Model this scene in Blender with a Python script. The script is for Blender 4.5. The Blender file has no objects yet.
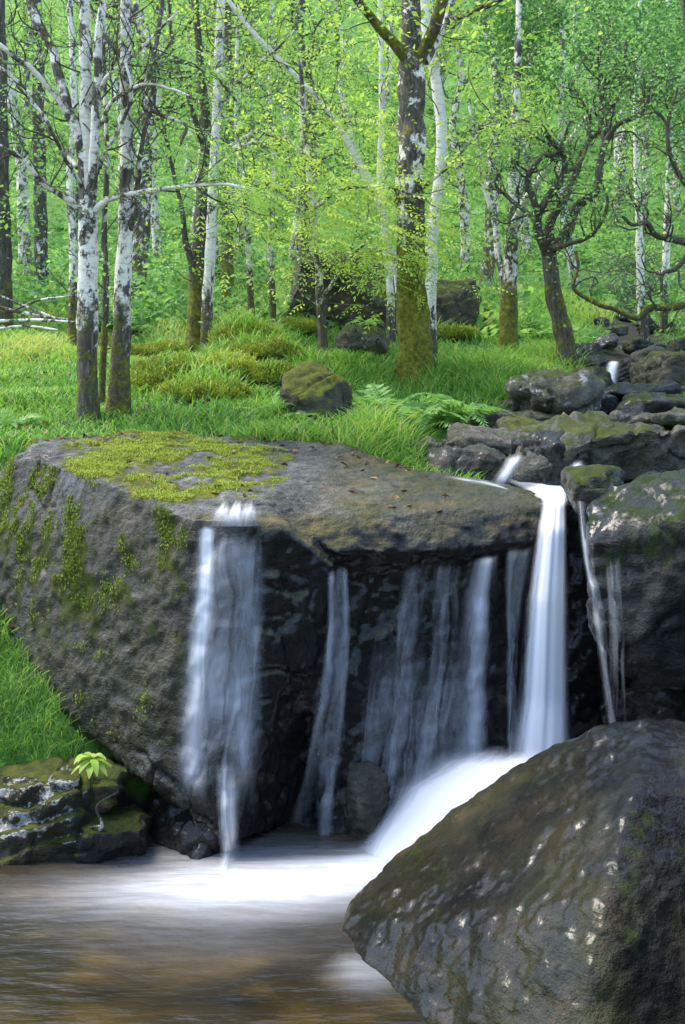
import bpy, bmesh, math, random
import numpy as np
from mathutils import Vector
from mathutils.bvhtree import BVHTree

random.seed(7)
RNG = np.random.default_rng(11)
SC = bpy.context.scene
COL = SC.collection

# ------------------------------------------------------------------ camera
F, HZ, CX, ZC = 1100.0, 390.0, 342.5, 2.0
def W(px, py, d):
    return np.array([(px - CX) / F * d, d, ZC + (HZ - py) / F * d])
def WW(pts):
    return np.array([W(*p) for p in pts])
def proj(P):
    d = np.maximum(P[:, 1], 0.1)
    return CX + P[:, 0] / d * F, HZ - (P[:, 2] - ZC) / d * F

cam_d = bpy.data.cameras.new('camera')
cam_d.sensor_fit = 'VERTICAL'
cam_d.sensor_height = 24.0
cam_d.lens = F / 1024 * 24.0
cam_d.shift_y = -(512 - HZ) / 1024
cam_d.clip_start = 0.05
cam_d.clip_end = 600
cam = bpy.data.objects.new('camera', cam_d)
cam.location = (0, 0, ZC)
cam.rotation_euler = (math.radians(90), 0, 0)
COL.objects.link(cam)
SC.camera = cam

# ------------------------------------------------------------------ numpy noise
def _hash(ix, iy, iz, seed):
    n = (ix.astype(np.int64) * 374761393 + iy.astype(np.int64) * 668265263 + iz.astype(np.int64) * 2147483647 + seed * 1274126177) & 0xffffffff
    n = ((n ^ (n >> 13)) * 1274126177) & 0xffffffff
    n = ((n ^ (n >> 16)) * 2246822519) & 0xffffffff
    n = n ^ (n >> 15)
    return (n & 0xffff) / 65535.0
def vnoise(P, seed=0):
    i = np.floor(P).astype(np.int64)
    f = P - i
    f = f * f * f * (f * (f * 6 - 15) + 10)
    r = 0
    for dx in (0, 1):
        wx = f[:, 0] if dx else 1 - f[:, 0]
        for dy in (0, 1):
            wy = f[:, 1] if dy else 1 - f[:, 1]
            for dz in (0, 1):
                wz = f[:, 2] if dz else 1 - f[:, 2]
                r = r + wx * wy * wz * _hash(i[:, 0] + dx, i[:, 1] + dy, i[:, 2] + dz, seed)
    return r * 2 - 1
def fbm(P, seed=0, octv=4, gain=0.5, lac=2.03):
    a, s, r = 1.0, 1.0, 0
    for k in range(octv):
        r = r + a * vnoise(P * s + 17.3 * k, seed + k)
        a *= gain
        s *= lac
    return r
def worley(P, seed=0):
    i = np.floor(P).astype(np.int64)
    f1 = np.full(len(P), 9.0); f2 = np.full(len(P), 9.0); val = np.zeros(len(P))
    for dx in (-1, 0, 1):
        for dy in (-1, 0, 1):
            for dz in (-1, 0, 1):
                c = i + np.array([dx, dy, dz])
                p = np.stack([_hash(c[:, 0], c[:, 1], c[:, 2], seed + q) for q in (1, 2, 3)], 1) + c
                d = np.linalg.norm(P - p, axis=1)
                v = _hash(c[:, 0], c[:, 1], c[:, 2], seed + 4)
                near = d < f1
                f2 = np.where(near, f1, np.minimum(f2, d))
                val = np.where(near, v, val)
                f1 = np.where(near, d, f1)
    return f1, f2, val
def sstep(a, b, x):
    t = np.clip((x - a) / (b - a), 0, 1)
    return t * t * (3 - 2 * t)
def unit(v):
    return v / np.maximum(np.linalg.norm(v, axis=-1, keepdims=True), 1e-9)

# ------------------------------------------------------------------ mesh helpers
def mk_mesh(name, V, faces, attrs=None, smooth=True):
    """V (n,3); faces: list of (m,k) int arrays."""
    me = bpy.data.meshes.new(name)
    faces = [np.asarray(f, dtype=np.int32) for f in faces if len(f)]
    nl = sum(f.size for f in faces)
    nf = sum(len(f) for f in faces)
    me.vertices.add(len(V))
    me.vertices.foreach_set('co', np.ascontiguousarray(V, dtype=np.float32).ravel())
    me.loops.add(nl)
    me.loops.foreach_set('vertex_index', np.concatenate([f.ravel() for f in faces]))
    me.polygons.add(nf)
    starts, o = [], 0
    for f in faces:
        starts.append(o + np.arange(len(f)) * f.shape[1])
        o += f.size
    me.polygons.foreach_set('loop_start', np.concatenate(starts).astype(np.int32))
    me.update(calc_edges=True)
    me.polygons.foreach_set('use_smooth', np.full(nf, smooth))
    for k, a in (attrs or {}).items():
        at = me.attributes.new(k, 'FLOAT', 'POINT')
        at.data.foreach_set('value', np.ascontiguousarray(a, dtype=np.float32))
    me.validate()
    return me
def put(name, me, mat, parent=None, loc=None):
    o = bpy.data.objects.new(name, me)
    if mat is not None:
        me.materials.clear(); me.materials.append(mat)
    COL.objects.link(o)
    if parent is not None:
        o.parent = parent
    if loc is not None:
        o.location = tuple(loc)
    return o
def tag(o, label=None, cat=None, group=None, kind=None):
    if label: o['label'] = label
    if cat: o['category'] = cat
    if group: o['group'] = group
    if kind: o['kind'] = kind
    return o
def empty(name, loc):
    o = bpy.data.objects.new(name, None)
    o.empty_display_size = 0.1
    o.location = tuple(loc)
    COL.objects.link(o)
    return o
class Acc:
    def __init__(s):
        s.V = []; s.Fq = []; s.Ft = []; s.A = {}; s.n = 0
    def add(s, V, q=None, t=None, **attrs):
        if len(V) == 0: return
        s.V.append(V)
        if q is not None and len(q): s.Fq.append(np.asarray(q) + s.n)
        if t is not None and len(t): s.Ft.append(np.asarray(t) + s.n)
        for k, a in attrs.items():
            s.A.setdefault(k, []).append(np.broadcast_to(a, (len(V),)))
        s.n += len(V)
    def mesh(s, name, origin=(0, 0, 0), smooth=True):
        V = np.concatenate(s.V) - np.asarray(origin)
        fs = []
        if s.Fq: fs.append(np.concatenate(s.Fq))
        if s.Ft: fs.append(np.concatenate(s.Ft))
        return mk_mesh(name, V, fs, {k: np.concatenate(a) for k, a in s.A.items()}, smooth)

# ------------------------------------------------------------------ materials
def new_mat(name):
    m = bpy.data.materials.new(name)
    m.use_nodes = True
    nt = m.node_tree
    nt.nodes.clear()
    out = nt.nodes.new('ShaderNodeOutputMaterial')
    return m, nt, out
class NB:
    """tiny node builder"""
    def __init__(s, nt): s.nt = nt
    def n(s, t, **kw):
        nd = s.nt.nodes.new(t)
        for k, v in kw.items(): setattr(nd, k, v)
        return nd
    def set(s, sock, v):
        if hasattr(v, 'node') or isinstance(v, bpy.types.NodeSocket): s.nt.links.new(v, sock)
        else: sock.default_value = v
    def attr(s, name): return s.n('ShaderNodeAttribute', attribute_name=name).outputs['Fac']
    def coord(s, k='Object'): return s.n('ShaderNodeTexCoord').outputs[k]
    def mapping(s, v, scale=(1, 1, 1), loc=(0, 0, 0), rot=(0, 0, 0)):
        m = s.n('ShaderNodeMapping')
        s.set(m.inputs['Vector'], v); m.inputs['Scale'].default_value = scale
        m.inputs['Location'].default_value = loc; m.inputs['Rotation'].default_value = rot
        return m.outputs[0]
    def noise(s, v, scale, detail=4, rough=0.55, dist=0, out='Fac'):
        x = s.n('ShaderNodeTexNoise')
        s.set(x.inputs['Vector'], v); x.inputs['Scale'].default_value = scale
        x.inputs['Detail'].default_value = detail; x.inputs['Roughness'].default_value = rough
        x.inputs['Distortion'].default_value = dist
        return x.outputs[out]
    def vor(s, v, scale, feature='F1', out='Distance'):
        x = s.n('ShaderNodeTexVoronoi', feature=feature)
        s.set(x.inputs['Vector'], v); x.inputs['Scale'].default_value = scale
        return x.outputs[out]
    def math(s, op, a, b=0.0, clamp=False):
        x = s.n('ShaderNodeMath', operation=op, use_clamp=clamp)
        s.set(x.inputs[0], a); s.set(x.inputs[1], b)
        return x.outputs[0]
    def ramp(s, f, stops, interp='LINEAR'):
        x = s.n('ShaderNodeValToRGB')
        x.color_ramp.interpolation = interp
        el = x.color_ramp.elements
        while len(el) < len(stops): el.new(0.5)
        for e, (p, c) in zip(el, stops):
            e.position = p
            e.color = (c, c, c, 1) if isinstance(c, (int, float)) else (*c, 1)
        s.set(x.inputs[0], f)
        return x.outputs[0]
    def mix(s, f, a, b, bt='MIX'):
        x = s.n('ShaderNodeMix', data_type='RGBA', blend_type=bt)
        s.set(x.inputs[0], f)
        for sock, v in ((x.inputs[6], a), (x.inputs[7], b)):
            if isinstance(v, tuple) and len(v) == 3: v = (*v, 1)
            s.set(sock, v)
        return x.outputs[2]
    def bump(s, h, strength=0.5, dist=0.02, normal=None):
        x = s.n('ShaderNodeBump')
        s.set(x.inputs['Height'], h); s.set(x.inputs['Strength'], strength)
        x.inputs['Distance'].default_value = dist
        if normal is not None: s.set(x.inputs['Normal'], normal)
        return x.outputs[0]
    def maprange(s, v, a, b, c=0.0, d=1.0):
        x = s.n('ShaderNodeMapRange', interpolation_type='SMOOTHSTEP')
        s.set(x.inputs[0], v)
        for i, q in enumerate((a, b, c, d)): x.inputs[i + 1].default_value = q
        return x.outputs[0]
    def principled(s, out, color, rough, normal=None, spec=0.5, **kw):
        p = s.n('ShaderNodeBsdfPrincipled')
        if isinstance(color, tuple) and len(color) == 3: color = (*color, 1)
        s.set(p.inputs['Base Color'], color); s.set(p.inputs['Roughness'], rough)
        s.set(p.inputs['Specular IOR Level'], spec)
        if normal is not None: s.set(p.inputs['Normal'], normal)
        for k, v in kw.items(): s.set(p.inputs[k.replace('_', ' ')], v)
        if out is not None: s.nt.links.new(p.outputs[0], out.inputs[0])
        return p

def rock_material():
    m, nt, out = new_mat('rock')
    b = NB(nt)
    v = b.coord('Object')
    tone = b.attr('tone'); moss = b.attr('moss'); wet = b.attr('wet'); alg = b.attr('algae'); lich = b.attr('lichen')
    n1 = b.noise(v, 3.0, 8, 0.65)
    n2 = b.noise(v, 16, 6, 0.65)
    n3 = b.noise(v, 70, 4, 0.6)
    strata = b.noise(b.mapping(v, (2, 4, 26), rot=(0.35, 0.25, 0.3)), 2.0, 5, 0.6, 0.4)
    c = b.ramp(n1, [(0.32, (0.014, 0.014, 0.012)), (0.5, (0.055, 0.054, 0.046)), (0.66, (0.15, 0.142, 0.12))])
    c2 = b.ramp(n2, [(0.34, (0.014, 0.014, 0.012)), (0.52, (0.06, 0.058, 0.048)), (0.68, (0.17, 0.16, 0.135))])
    c = b.mix(0.5, c, c2)
    c = b.mix(b.maprange(strata, 0.55, 0.68, 0, 0.35), c, (0.025, 0.024, 0.02))
    c = b.mix(b.maprange(n3, 0.62, 0.72, 0, 0.6), c, (0.24, 0.225, 0.19))
    c = b.mix(1.0, c, tone, 'MULTIPLY')
    pit = b.maprange(b.vor(b.mapping(v, (1, 1, 1.6)), 38), 0.10, 0.22)
    pitm = b.math('MULTIPLY', b.math('SUBTRACT', 1.0, pit), b.maprange(b.noise(v, 6, 4), 0.48, 0.62))
    c = b.mix(b.math('MULTIPLY', pitm, 0.7), c, (0.012, 0.011, 0.009))
    # algae film
    an = b.noise(v, 7, 6, 0.6)
    ac = b.ramp(an, [(0.3, (0.035, 0.045, 0.011)), (0.5, (0.095, 0.085, 0.024)), (0.68, (0.19, 0.13, 0.055))])
    am = b.math('MULTIPLY', alg, b.maprange(b.noise(v, 5, 5), 0.3, 0.6, 0.35, 1.0))
    c = b.mix(am, c, ac)
    # lichen, pale crusts with ragged edges
    ln = b.math('ADD', b.noise(v, 13, 8, 0.72), b.math('MULTIPLY', lich, 0.42))
    lm = b.maprange(ln, 0.74, 0.80)
    lc = b.ramp(n3, [(0.3, (0.30, 0.30, 0.27)), (0.7, (0.62, 0.61, 0.57))])
    c = b.mix(b.math('MULTIPLY', lm, 0.9), c, lc)
    # wet darkening of the stone itself
    c = b.mix(b.math('MULTIPLY', wet, 0.9), c, b.mix(1.0, c, (0.22, 0.225, 0.22), 'MULTIPLY'))
    # moss
    mn = b.math('ADD', b.noise(v, 9, 8, 0.7), b.math('MULTIPLY', moss, 0.62))
    mm = b.maprange(mn, 0.70, 0.86)
    mcol = b.ramp(b.noise(v, 14, 6, 0.7), [(0.28, (0.035, 0.05, 0.008)), (0.45, (0.13, 0.15, 0.012)), (0.6, (0.26, 0.25, 0.015)), (0.75, (0.38, 0.33, 0.02))])
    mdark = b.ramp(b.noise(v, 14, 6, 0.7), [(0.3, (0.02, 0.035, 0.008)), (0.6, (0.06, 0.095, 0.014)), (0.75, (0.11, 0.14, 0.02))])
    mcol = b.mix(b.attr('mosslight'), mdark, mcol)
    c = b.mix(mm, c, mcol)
    rough = b.math('SUBTRACT', 0.78, b.math('MULTIPLY', wet, b.maprange(n2, 0.25, 0.7, 0.42, 0.30)))
    rough = b.math('MAXIMUM', rough, b.math('MULTIPLY', mm, 0.9))
    h = b.math('ADD', b.math('MULTIPLY', n2, 0.9), b.math('MULTIPLY', n3, 0.35))
    h = b.math('ADD', h, b.math('MULTIPLY', strata, 0.4))
    h = b.math('ADD', h, b.math('MULTIPLY', b.noise(v, 32, 5, 0.7), 0.8))
    h = b.math('SUBTRACT', h, b.math('MULTIPLY', pitm, 0.5))
    mossbump = b.noise(v, 160, 3, 0.7)
    h = b.mix(mm, h, b.math('ADD', b.math('MULTIPLY', mossbump, 1.6), 0.8))
    nrm = b.bump(h, 1.0, 0.032)
    film = b.bump(b.math('ADD', b.noise(v, 30, 3, 0.55), b.math('MULTIPLY', strata, 0.5)), 0.5, 0.006)
    cw = b.math('MULTIPLY', wet, b.math('SUBTRACT', 1.0, mm), True)
    b.principled(out, c, rough, nrm, b.math('SUBTRACT', 0.35, b.math('MULTIPLY', wet, 0.2)), Coat_Weight=b.math('MULTIPLY', cw, 0.75), Coat_Roughness=0.2, Coat_Normal=film, Coat_IOR=1.36)
    return m

def bark_material():
    m, nt, out = new_mat('bark')
    b = NB(nt)
    v = b.coord('Object')
    white = b.attr('white'); moss = b.attr('moss'); z = b.attr('along')
    n1 = b.noise(b.mapping(v, (1, 1, 0.55)), 9, 7, 0.68)
    n2 = b.noise(b.mapping(v, (1, 1, 3.5)), 16, 5, 0.65)
    fis = b.noise(b.mapping(v, (1, 1, 0.16)), 55, 5, 0.6)
    dark = b.ramp(fis, [(0.3, (0.026, 0.022, 0.015)), (0.55, (0.085, 0.073, 0.052)), (0.75, (0.19, 0.165, 0.12))])
    pale = b.ramp(n2, [(0.25, (0.30, 0.26, 0.21)), (0.45, (0.58, 0.53, 0.45)), (0.7, (0.76, 0.71, 0.62))])
    pale = b.mix(b.maprange(n2, 0.6, 0.72, 0, 0.75), pale, (0.06, 0.05, 0.04))
    wm = b.maprange(b.math('ADD', b.noise(b.mapping(v, (1, 1, 0.8), loc=(3, 1, 7)), 8, 8, 0.74), b.math('MULTIPLY', white, 0.42)), 0.66, 0.72)
    c = b.mix(wm, dark, pale)
    geo = b.n('ShaderNodeNewGeometry').outputs['Normal']
    sep = b.n('ShaderNodeSeparateXYZ'); nt.links.new(geo, sep.inputs[0])
    up = b.math('MULTIPLY', sep.outputs[2], 0.2)
    mn = b.math('ADD', b.math('ADD', b.noise(v, 8, 7, 0.7), b.math('MULTIPLY', moss, 0.55)), up)
    mm = b.maprange(mn, 0.72, 0.88)
    mc = b.ramp(b.noise(v, 28, 5, 0.7), [(0.3, (0.03, 0.04, 0.006)), (0.5, (0.14, 0.14, 0.014)), (0.7, (0.32, 0.28, 0.025))])
    c = b.mix(mm, c, mc)
    h = b.math('ADD', b.math('MULTIPLY', fis, b.math('SUBTRACT', 1.3, wm)), b.math('MULTIPLY', b.noise(v, 120, 3, 0.7), b.math('MULTIPLY', mm, 1.4)))
    b.principled(out, c, 0.8, b.bump(h, 0.8, 0.02), 0.25)
    return m

def leaf_material(name, stops, trans=0.45, tcol=1.35, rough=0.55):
    m, nt, out = new_mat(name)
    b = NB(nt)
    t = b.attr('tint')
    rnd = b.n('ShaderNodeObjectInfo').outputs['Random']
    t2 = b.math('ADD', t, b.math('MULTIPLY', b.math('SUBTRACT', rnd, 0.5), 0.30), True)
    c = b.ramp(t2, stops)
    p = b.principled(None, c, rough, None, 0.3)
    tr = b.n('ShaderNodeBsdfTranslucent')
    tc = b.mix(1.0, c, (tcol, tcol, tcol * 0.75), 'MULTIPLY')
    nt.links.new(tc, tr.inputs[0])
    mx = b.n('ShaderNodeMixShader'); mx.inputs[0].default_value = trans
    nt.links.new(p.outputs[0], mx.inputs[1]); nt.links.new(tr.outputs[0], mx.inputs[2])
    nt.links.new(mx.outputs[0], out.inputs[0])
    return m

def water_fall_material(name, su=26.0, sv=1.1, lo=0.30, hi=0.72, tint=(0.82, 0.83, 0.86)):
    m, nt, out = new_mat(name)
    b = NB(nt)
    u = b.attr('u'); w = b.attr('v'); dens = b.attr('dens'); seed = b.attr('seed')
    cmb = b.n('ShaderNodeCombineXYZ')
    b.set(cmb.inputs[0], b.math('MULTIPLY', u, su)); b.set(cmb.inputs[1], b.math('MULTIPLY', w, sv)); b.set(cmb.inputs[2], seed)
    lowc = b.n('ShaderNodeCombineXYZ')
    b.set(lowc.inputs[0], b.math('MULTIPLY', u, 9.0)); b.set(lowc.inputs[1], b.math('MULTIPLY', w, 2.6)); b.set(lowc.inputs[2], seed)
    low = b.noise(lowc.outputs[0], 1.0, 3, 0.55)
    b.set(cmb.inputs[0], b.math('ADD', b.math('MULTIPLY', u, su), b.math('MULTIPLY', low, 2.6)))
    n1 = b.noise(cmb.outputs[0], 1.0, 3, 0.6, 0.25)
    n2 = b.noise(cmb.outputs[0], 3.7, 2, 0.5, 0.1)
    s = b.math('ADD', b.math('MULTIPLY', n1, 0.72), b.math('MULTIPLY', n2, 0.28))
    # dens near 1 = opaque core, lower = separate strands
    thr = b.math('SUBTRACT', 1.0, dens)
    a = b.math('ADD', b.maprange(s, lo, hi), dens)
    a = b.math('SUBTRACT', a, b.math('MULTIPLY', thr, 0.62))
    a = b.math('MULTIPLY', a, b.math('MULTIPLY', dens, b.mix(dens, b.maprange(low, 0.3, 0.65, 0.6, 1.35), (1.0, 1.0, 1.0))), True)
    p = b.principled(None, (*tint,), 0.6, None, 0.15)
    tl = b.n('ShaderNodeBsdfTranslucent'); tl.inputs[0].default_value = (*tint, 1)
    mx = b.n('ShaderNodeMixShader'); mx.inputs[0].default_value = 0.35
    nt.links.new(p.outputs[0], mx.inputs[1]); nt.links.new(tl.outputs[0], mx.inputs[2])
    tp = b.n('ShaderNodeBsdfTransparent')
    m2 = b.n('ShaderNodeMixShader')
    nt.links.new(a, m2.inputs[0]); nt.links.new(tp.outputs[0], m2.inputs[1]); nt.links.new(mx.outputs[0], m2.inputs[2])
    nt.links.new(m2.outputs[0], out.inputs[0])
    return m

def pool_material():
    m, nt, out = new_mat('pool_water')
    b = NB(nt)
    v = b.coord('Object')
    foam = b.attr('foam')
    bed = b.math('ADD', b.math('MULTIPLY', b.noise(b.mapping(v, (0.8, 1.6, 1)), 2.2, 5, 0.55, 0.3), 0.88), b.math('MULTIPLY', b.maprange(b.vor(b.mapping(v, (1, 1.5, 1)), 5.5, 'SMOOTH_F1'), 0.1, 0.6, 1, 0), 0.12))
    c = b.ramp(bed, [(0.3, (0.006, 0.006, 0.003)), (0.5, (0.020, 0.015, 0.005)), (0.68, (0.055, 0.036, 0.010))])
    streak = b.noise(b.mapping(v, (1.0, 7, 1), rot=(0, 0, 0.12)), 3.0, 4, 0.55, 0.3)
    f = b.math('MULTIPLY', foam, b.maprange(streak, 0.25, 0.7, 0.7, 1.15), True)
    c = b.mix(f, c, (0.68, 0.69, 0.72))
    r = b.math('ADD', 0.22, b.math('MULTIPLY', f, 0.4))
    nb = b.noise(b.mapping(v, (1, 3, 1)), 6, 3, 0.5)
    b.principled(out, c, r, b.bump(nb, 0.35, 0.05), 0.32)
    return m

def ground_material():
    m, nt, out = new_mat('forest_floor')
    b = NB(nt)
    v = b.coord('Object')
    n1 = b.noise(v, 0.9, 8, 0.65); n2 = b.noise(v, 7, 6, 0.7)
    far = b.attr('far')
    c = b.ramp(n2, [(0.28, (0.035, 0.085, 0.018)), (0.5, (0.085, 0.20, 0.03)), (0.7, (0.15, 0.28, 0.045))])
    c = b.mix(b.maprange(n1, 0.55, 0.7, 0, 0.7), c, (0.12, 0.14, 0.02))
    c = b.mix(b.attr('bare'), c, b.ramp(n2, [(0.3, (0.012, 0.011, 0.008)), (0.7, (0.05, 0.042, 0.03))]))
    b.principled(out, c, 0.9, b.bump(n2, 0.9, 0.08), 0.2)
    return m

M_ROCK = rock_material()
M_BARK = bark_material()
M_GROUND = ground_material()
M_POOL = pool_material()
M_GRASS = leaf_material('grass_blade', [(0.0, (0.05, 0.13, 0.02)), (0.45, (0.13, 0.29, 0.045)), (0.8, (0.23, 0.40, 0.06)), (1.0, (0.40, 0.42, 0.13))], 0.42)
M_LEAF = leaf_material('green_leaf', [(0.0, (0.08, 0.19, 0.045)), (0.5, (0.17, 0.33, 0.08)), (1.0, (0.27, 0.43, 0.11))], 0.5, 1.2)
M_LIME = leaf_material('lime_leaf', [(0.0, (0.18, 0.31, 0.05)), (0.5, (0.30, 0.45, 0.08)), (1.0, (0.44, 0.55, 0.12))], 0.5, 1.15)
M_DARKLEAF = leaf_material('dark_leaf', [(0.0, (0.055, 0.15, 0.05)), (0.5, (0.12, 0.27, 0.08)), (1.0, (0.22, 0.38, 0.11))], 0.5, 1.2)
M_FERN = leaf_material('fern_leaf', [(0.0, (0.07, 0.18, 0.05)), (0.5, (0.16, 0.33, 0.08)), (1.0, (0.28, 0.44, 0.11))], 0.45, 1.2)
M_MOSSTUFT = leaf_material('moss_tuft', [(0.0, (0.06, 0.085, 0.01)), (0.5, (0.19, 0.27, 0.022)), (1.0, (0.38, 0.42, 0.04))], 0.3, 1.0)
M_FALL = water_fall_material('falling_water', 18, 0.7, 0.22, 0.78)
M_VEIL = water_fall_material('water_veil', 20, 0.7, 0.30, 0.80)
M_FOAM = water_fall_material('cascade_water', 9, 1.2, 0.2, 0.62, (0.78, 0.79, 0.82))
M_SOFT = water_fall_material('draped_water', 16, 0.8, 0.22, 0.78)
M_DEAD = leaf_material('dead_leaf', [(0.0, (0.06, 0.035, 0.015)), (0.5, (0.16, 0.09, 0.03)), (1.0, (0.34, 0.24, 0.09))], 0.2)
# ------------------------------------------------------------------ ground
_zy = np.array([-5, 3.5, 4.9, 5.6, 6.3, 7, 8, 9, 12, 16, 24, 32, 42, 52, 75, 105, 150, 190])
_zz = np.array([-.6, -.6, -.5, 0.6, 1.60, 1.70, 1.88, 2.05, 2.42, 3.2, 4.9, 7.0, 10.2, 14, 25, 43, 66, 78])
def zcurve(y):
    return np.interp(y, _zy, _zz)
_cp = WW([(0, 440, 6.3), (100, 425, 7.0), (200, 412, 7.3), (300, 430, 7.2), (350, 440, 7.2), (150, 384, 8.2), (225, 385, 8.3), (245, 352, 9.8),
          (380, 436, 7.0), (415, 380, 9.0), (480, 372, 9.5), (470, 402, 8.0), (0, 382, 9), (0, 347, 12), (70, 347, 12), (150, 342, 12), (300, 342, 11.5),
          (510, 348, 12), (560, 352, 11), (620, 372, 10), (680, 342, 12), (740, 330, 12), (600, 415, 8), (670, 415, 7.6), (520, 470, 6.6), (500, 440, 7.2), (440, 470, 6.8),
          (0, 700, 5.15), (-120, 690, 5.15), (60, 760, 5.0), (110, 810, 4.98), (0, 655, 5.45), (0, 790, 4.86), (-150, 790, 4.86), (-40, 600, 5.8), (-8, 480, 6.2), (-200, 520, 6.0),
          (0, 880, 4.70), (-200, 880, 4.70), (60, 880, 4.7), (130, 880, 4.75), (320, 900, 4.9), (320, 800, 5.5), (500, 880, 5.0), (640, 900, 5.2), (760, 560, 6.0), (760, 700, 5.2), (850, 420, 7)])
_cx, _cy = _cp[:, 0], _cp[:, 1]
_res = _cp[:, 2] - zcurve(_cy)
_R = 0.9
_K = np.exp(-np.hypot(_cx[:, None] - _cx, _cy[:, None] - _cy) / _R)
_w = np.linalg.solve(_K + 0.02 * np.eye(len(_cx)), _res)
def ground_z(x, y, detail=True):
    x = np.asarray(x, float); y = np.asarray(y, float)
    z = zcurve(y)
    near = y < 20
    if near.any():
        xn, yn = x[near], y[near]
        r = np.zeros(len(xn))
        for k in range(len(_cx)):
            r += _w[k] * np.exp(-np.hypot(xn - _cx[k], yn - _cy[k]) / _R)
        z = z.copy(); z[near] += r
    z = z + 3.4 * sstep(1.75, 3.2, x) * (1 - sstep(4.3, 5.3, y)) + 3.0 * (1 - sstep(-4.5, -1.0, y)) * (1 - sstep(1.75, 3.2, x)) + 1.6 * (1 - sstep(-3.2, -2.0, x)) * (1 - sstep(4.0, 5.2, y))  # unseen banks beside and behind the camera, added to darken the foreground
    if detail:
        P = np.stack([x, y, np.zeros_like(x)], 1)
        z = z + 0.10 * fbm(P * 1.3, 83, 2) * sstep(6.6, 7.6, y) * (1 - sstep(12, 16, y))
        a = sstep(6, 12, y)
        z = z - 0.26 * np.exp(-((x - np.interp(y, [5, 6.1, 7, 9.5, 13, 17, 24], [1.0, 1.3, 1.75, 2.4, 3.4, 4.6, 6.6])) / (0.40 + 0.03 * y)) ** 2) * sstep(6, 6.6, y) * (1 - sstep(16, 24, y))
        z = z + fbm(P * 0.55, 3, 4) * (0.03 + 0.10 * a) + fbm(P * 0.12, 9, 3) * 0.55 * sstep(14, 30, y) + fbm(P * 0.03, 19, 2) * 4.0 * sstep(28, 70, y)
    return z

ny, nx = 430, 380
ys = np.concatenate([[-6, -2, 1, 2.5, 3.2], np.geomspace(3.6, 190, ny - 5)])
us = np.linspace(-1, 1, nx)
YY, UU = np.meshgrid(ys, us, indexing='ij')
XX = UU * (5.0 + np.maximum(YY, 0) * 0.62)
gx, gy = XX.ravel(), YY.ravel()
gz = ground_z(gx, gy)
idx = np.arange(ny * nx).reshape(ny, nx)
gq = np.stack([idx[:-1, :-1], idx[:-1, 1:], idx[1:, 1:], idx[1:, :-1]], -1).reshape(-1, 4)
_gp = np.stack([gx, gy, gz], 1)
_ppx, _ppy = proj(_gp)
# bare earth and stones along the stream bed
_sx = np.interp(gy, [5, 6.1, 7, 9.5, 13, 17, 24], [1.0, 0.9, 1.5, 2.35, 3.4, 4.6, 6.6])
bare = np.exp(-((gx - _sx) / (0.5 + 0.03 * gy)) ** 2) * (gy < 26) + (gz < 0.15) * (gy < 7) + (gx > 0.7) * (gy < 6.3)
g_me = mk_mesh('ground', _gp, [gq], {'far': sstep(10, 30, gy), 'bare': np.clip(bare, 0, 1)})
tag(put('ground', g_me, M_GROUND), kind='structure', label='grassy woodland hillside rising behind the waterfall')

# ------------------------------------------------------------------ rocks
ROCKLIST = []
def hulls_to_mesh(hulls, voxel, smooth_it):
    bm = bmesh.new()
    for pts in hulls:
        vs = [bm.verts.new(p) for p in pts]
        r = bmesh.ops.convex_hull(bm, input=vs)
        junk = [g for g in r['geom_interior'] if isinstance(g, bmesh.types.BMVert)]
        bmesh.ops.delete(bm, geom=junk, context='VERTS')
    me = bpy.data.meshes.new('tmp'); bm.to_mesh(me); bm.free()
    o = bpy.data.objects.new('tmp', me); COL.objects.link(o)
    r = o.modifiers.new('r', 'REMESH'); r.mode = 'VOXEL'; r.voxel_size = voxel
    s = o.modifiers.new('s', 'SMOOTH'); s.factor = 0.5; s.iterations = smooth_it
    dg = bpy.context.evaluated_depsgraph_get()
    em = o.evaluated_get(dg).to_mesh()
    n = len(em.vertices)
    V = np.empty(n * 3, np.float32); em.vertices.foreach_get('co', V)
    lt = np.empty(len(em.polygons), np.int32); em.polygons.foreach_get('loop_total', lt)
    li = np.empty(len(em.loops), np.int32); em.loops.foreach_get('vertex_index', li)
    st = np.empty(len(em.polygons), np.int32); em.polygons.foreach_get('loop_start', st)
    Q = li[st[lt == 4][:, None] + np.arange(4)] if (lt == 4).any() else np.zeros((0, 4), int)
    T = li[st[lt == 3][:, None] + np.arange(3)] if (lt == 3).any() else np.zeros((0, 3), int)
    o.evaluated_get(dg).to_mesh_clear()
    bpy.data.objects.remove(o); bpy.data.meshes.remove(me)
    return V.reshape(-1, 3).astype(float), Q, T
def normals(V, Q, T):
    N = np.zeros_like(V)
    for Fc in (Q, T):
        if len(Fc) == 0: continue
        e = np.cross(V[Fc[:, 2]] - V[Fc[:, 0]], V[Fc[:, 3 if Fc.shape[1] == 4 else 1]] - V[Fc[:, 1 if Fc.shape[1] == 4 else 0]])
        if Fc.shape[1] == 3: e = -e
        for k in range(Fc.shape[1]): np.add.at(N, Fc[:, k], e)
    return unit(N)
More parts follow.
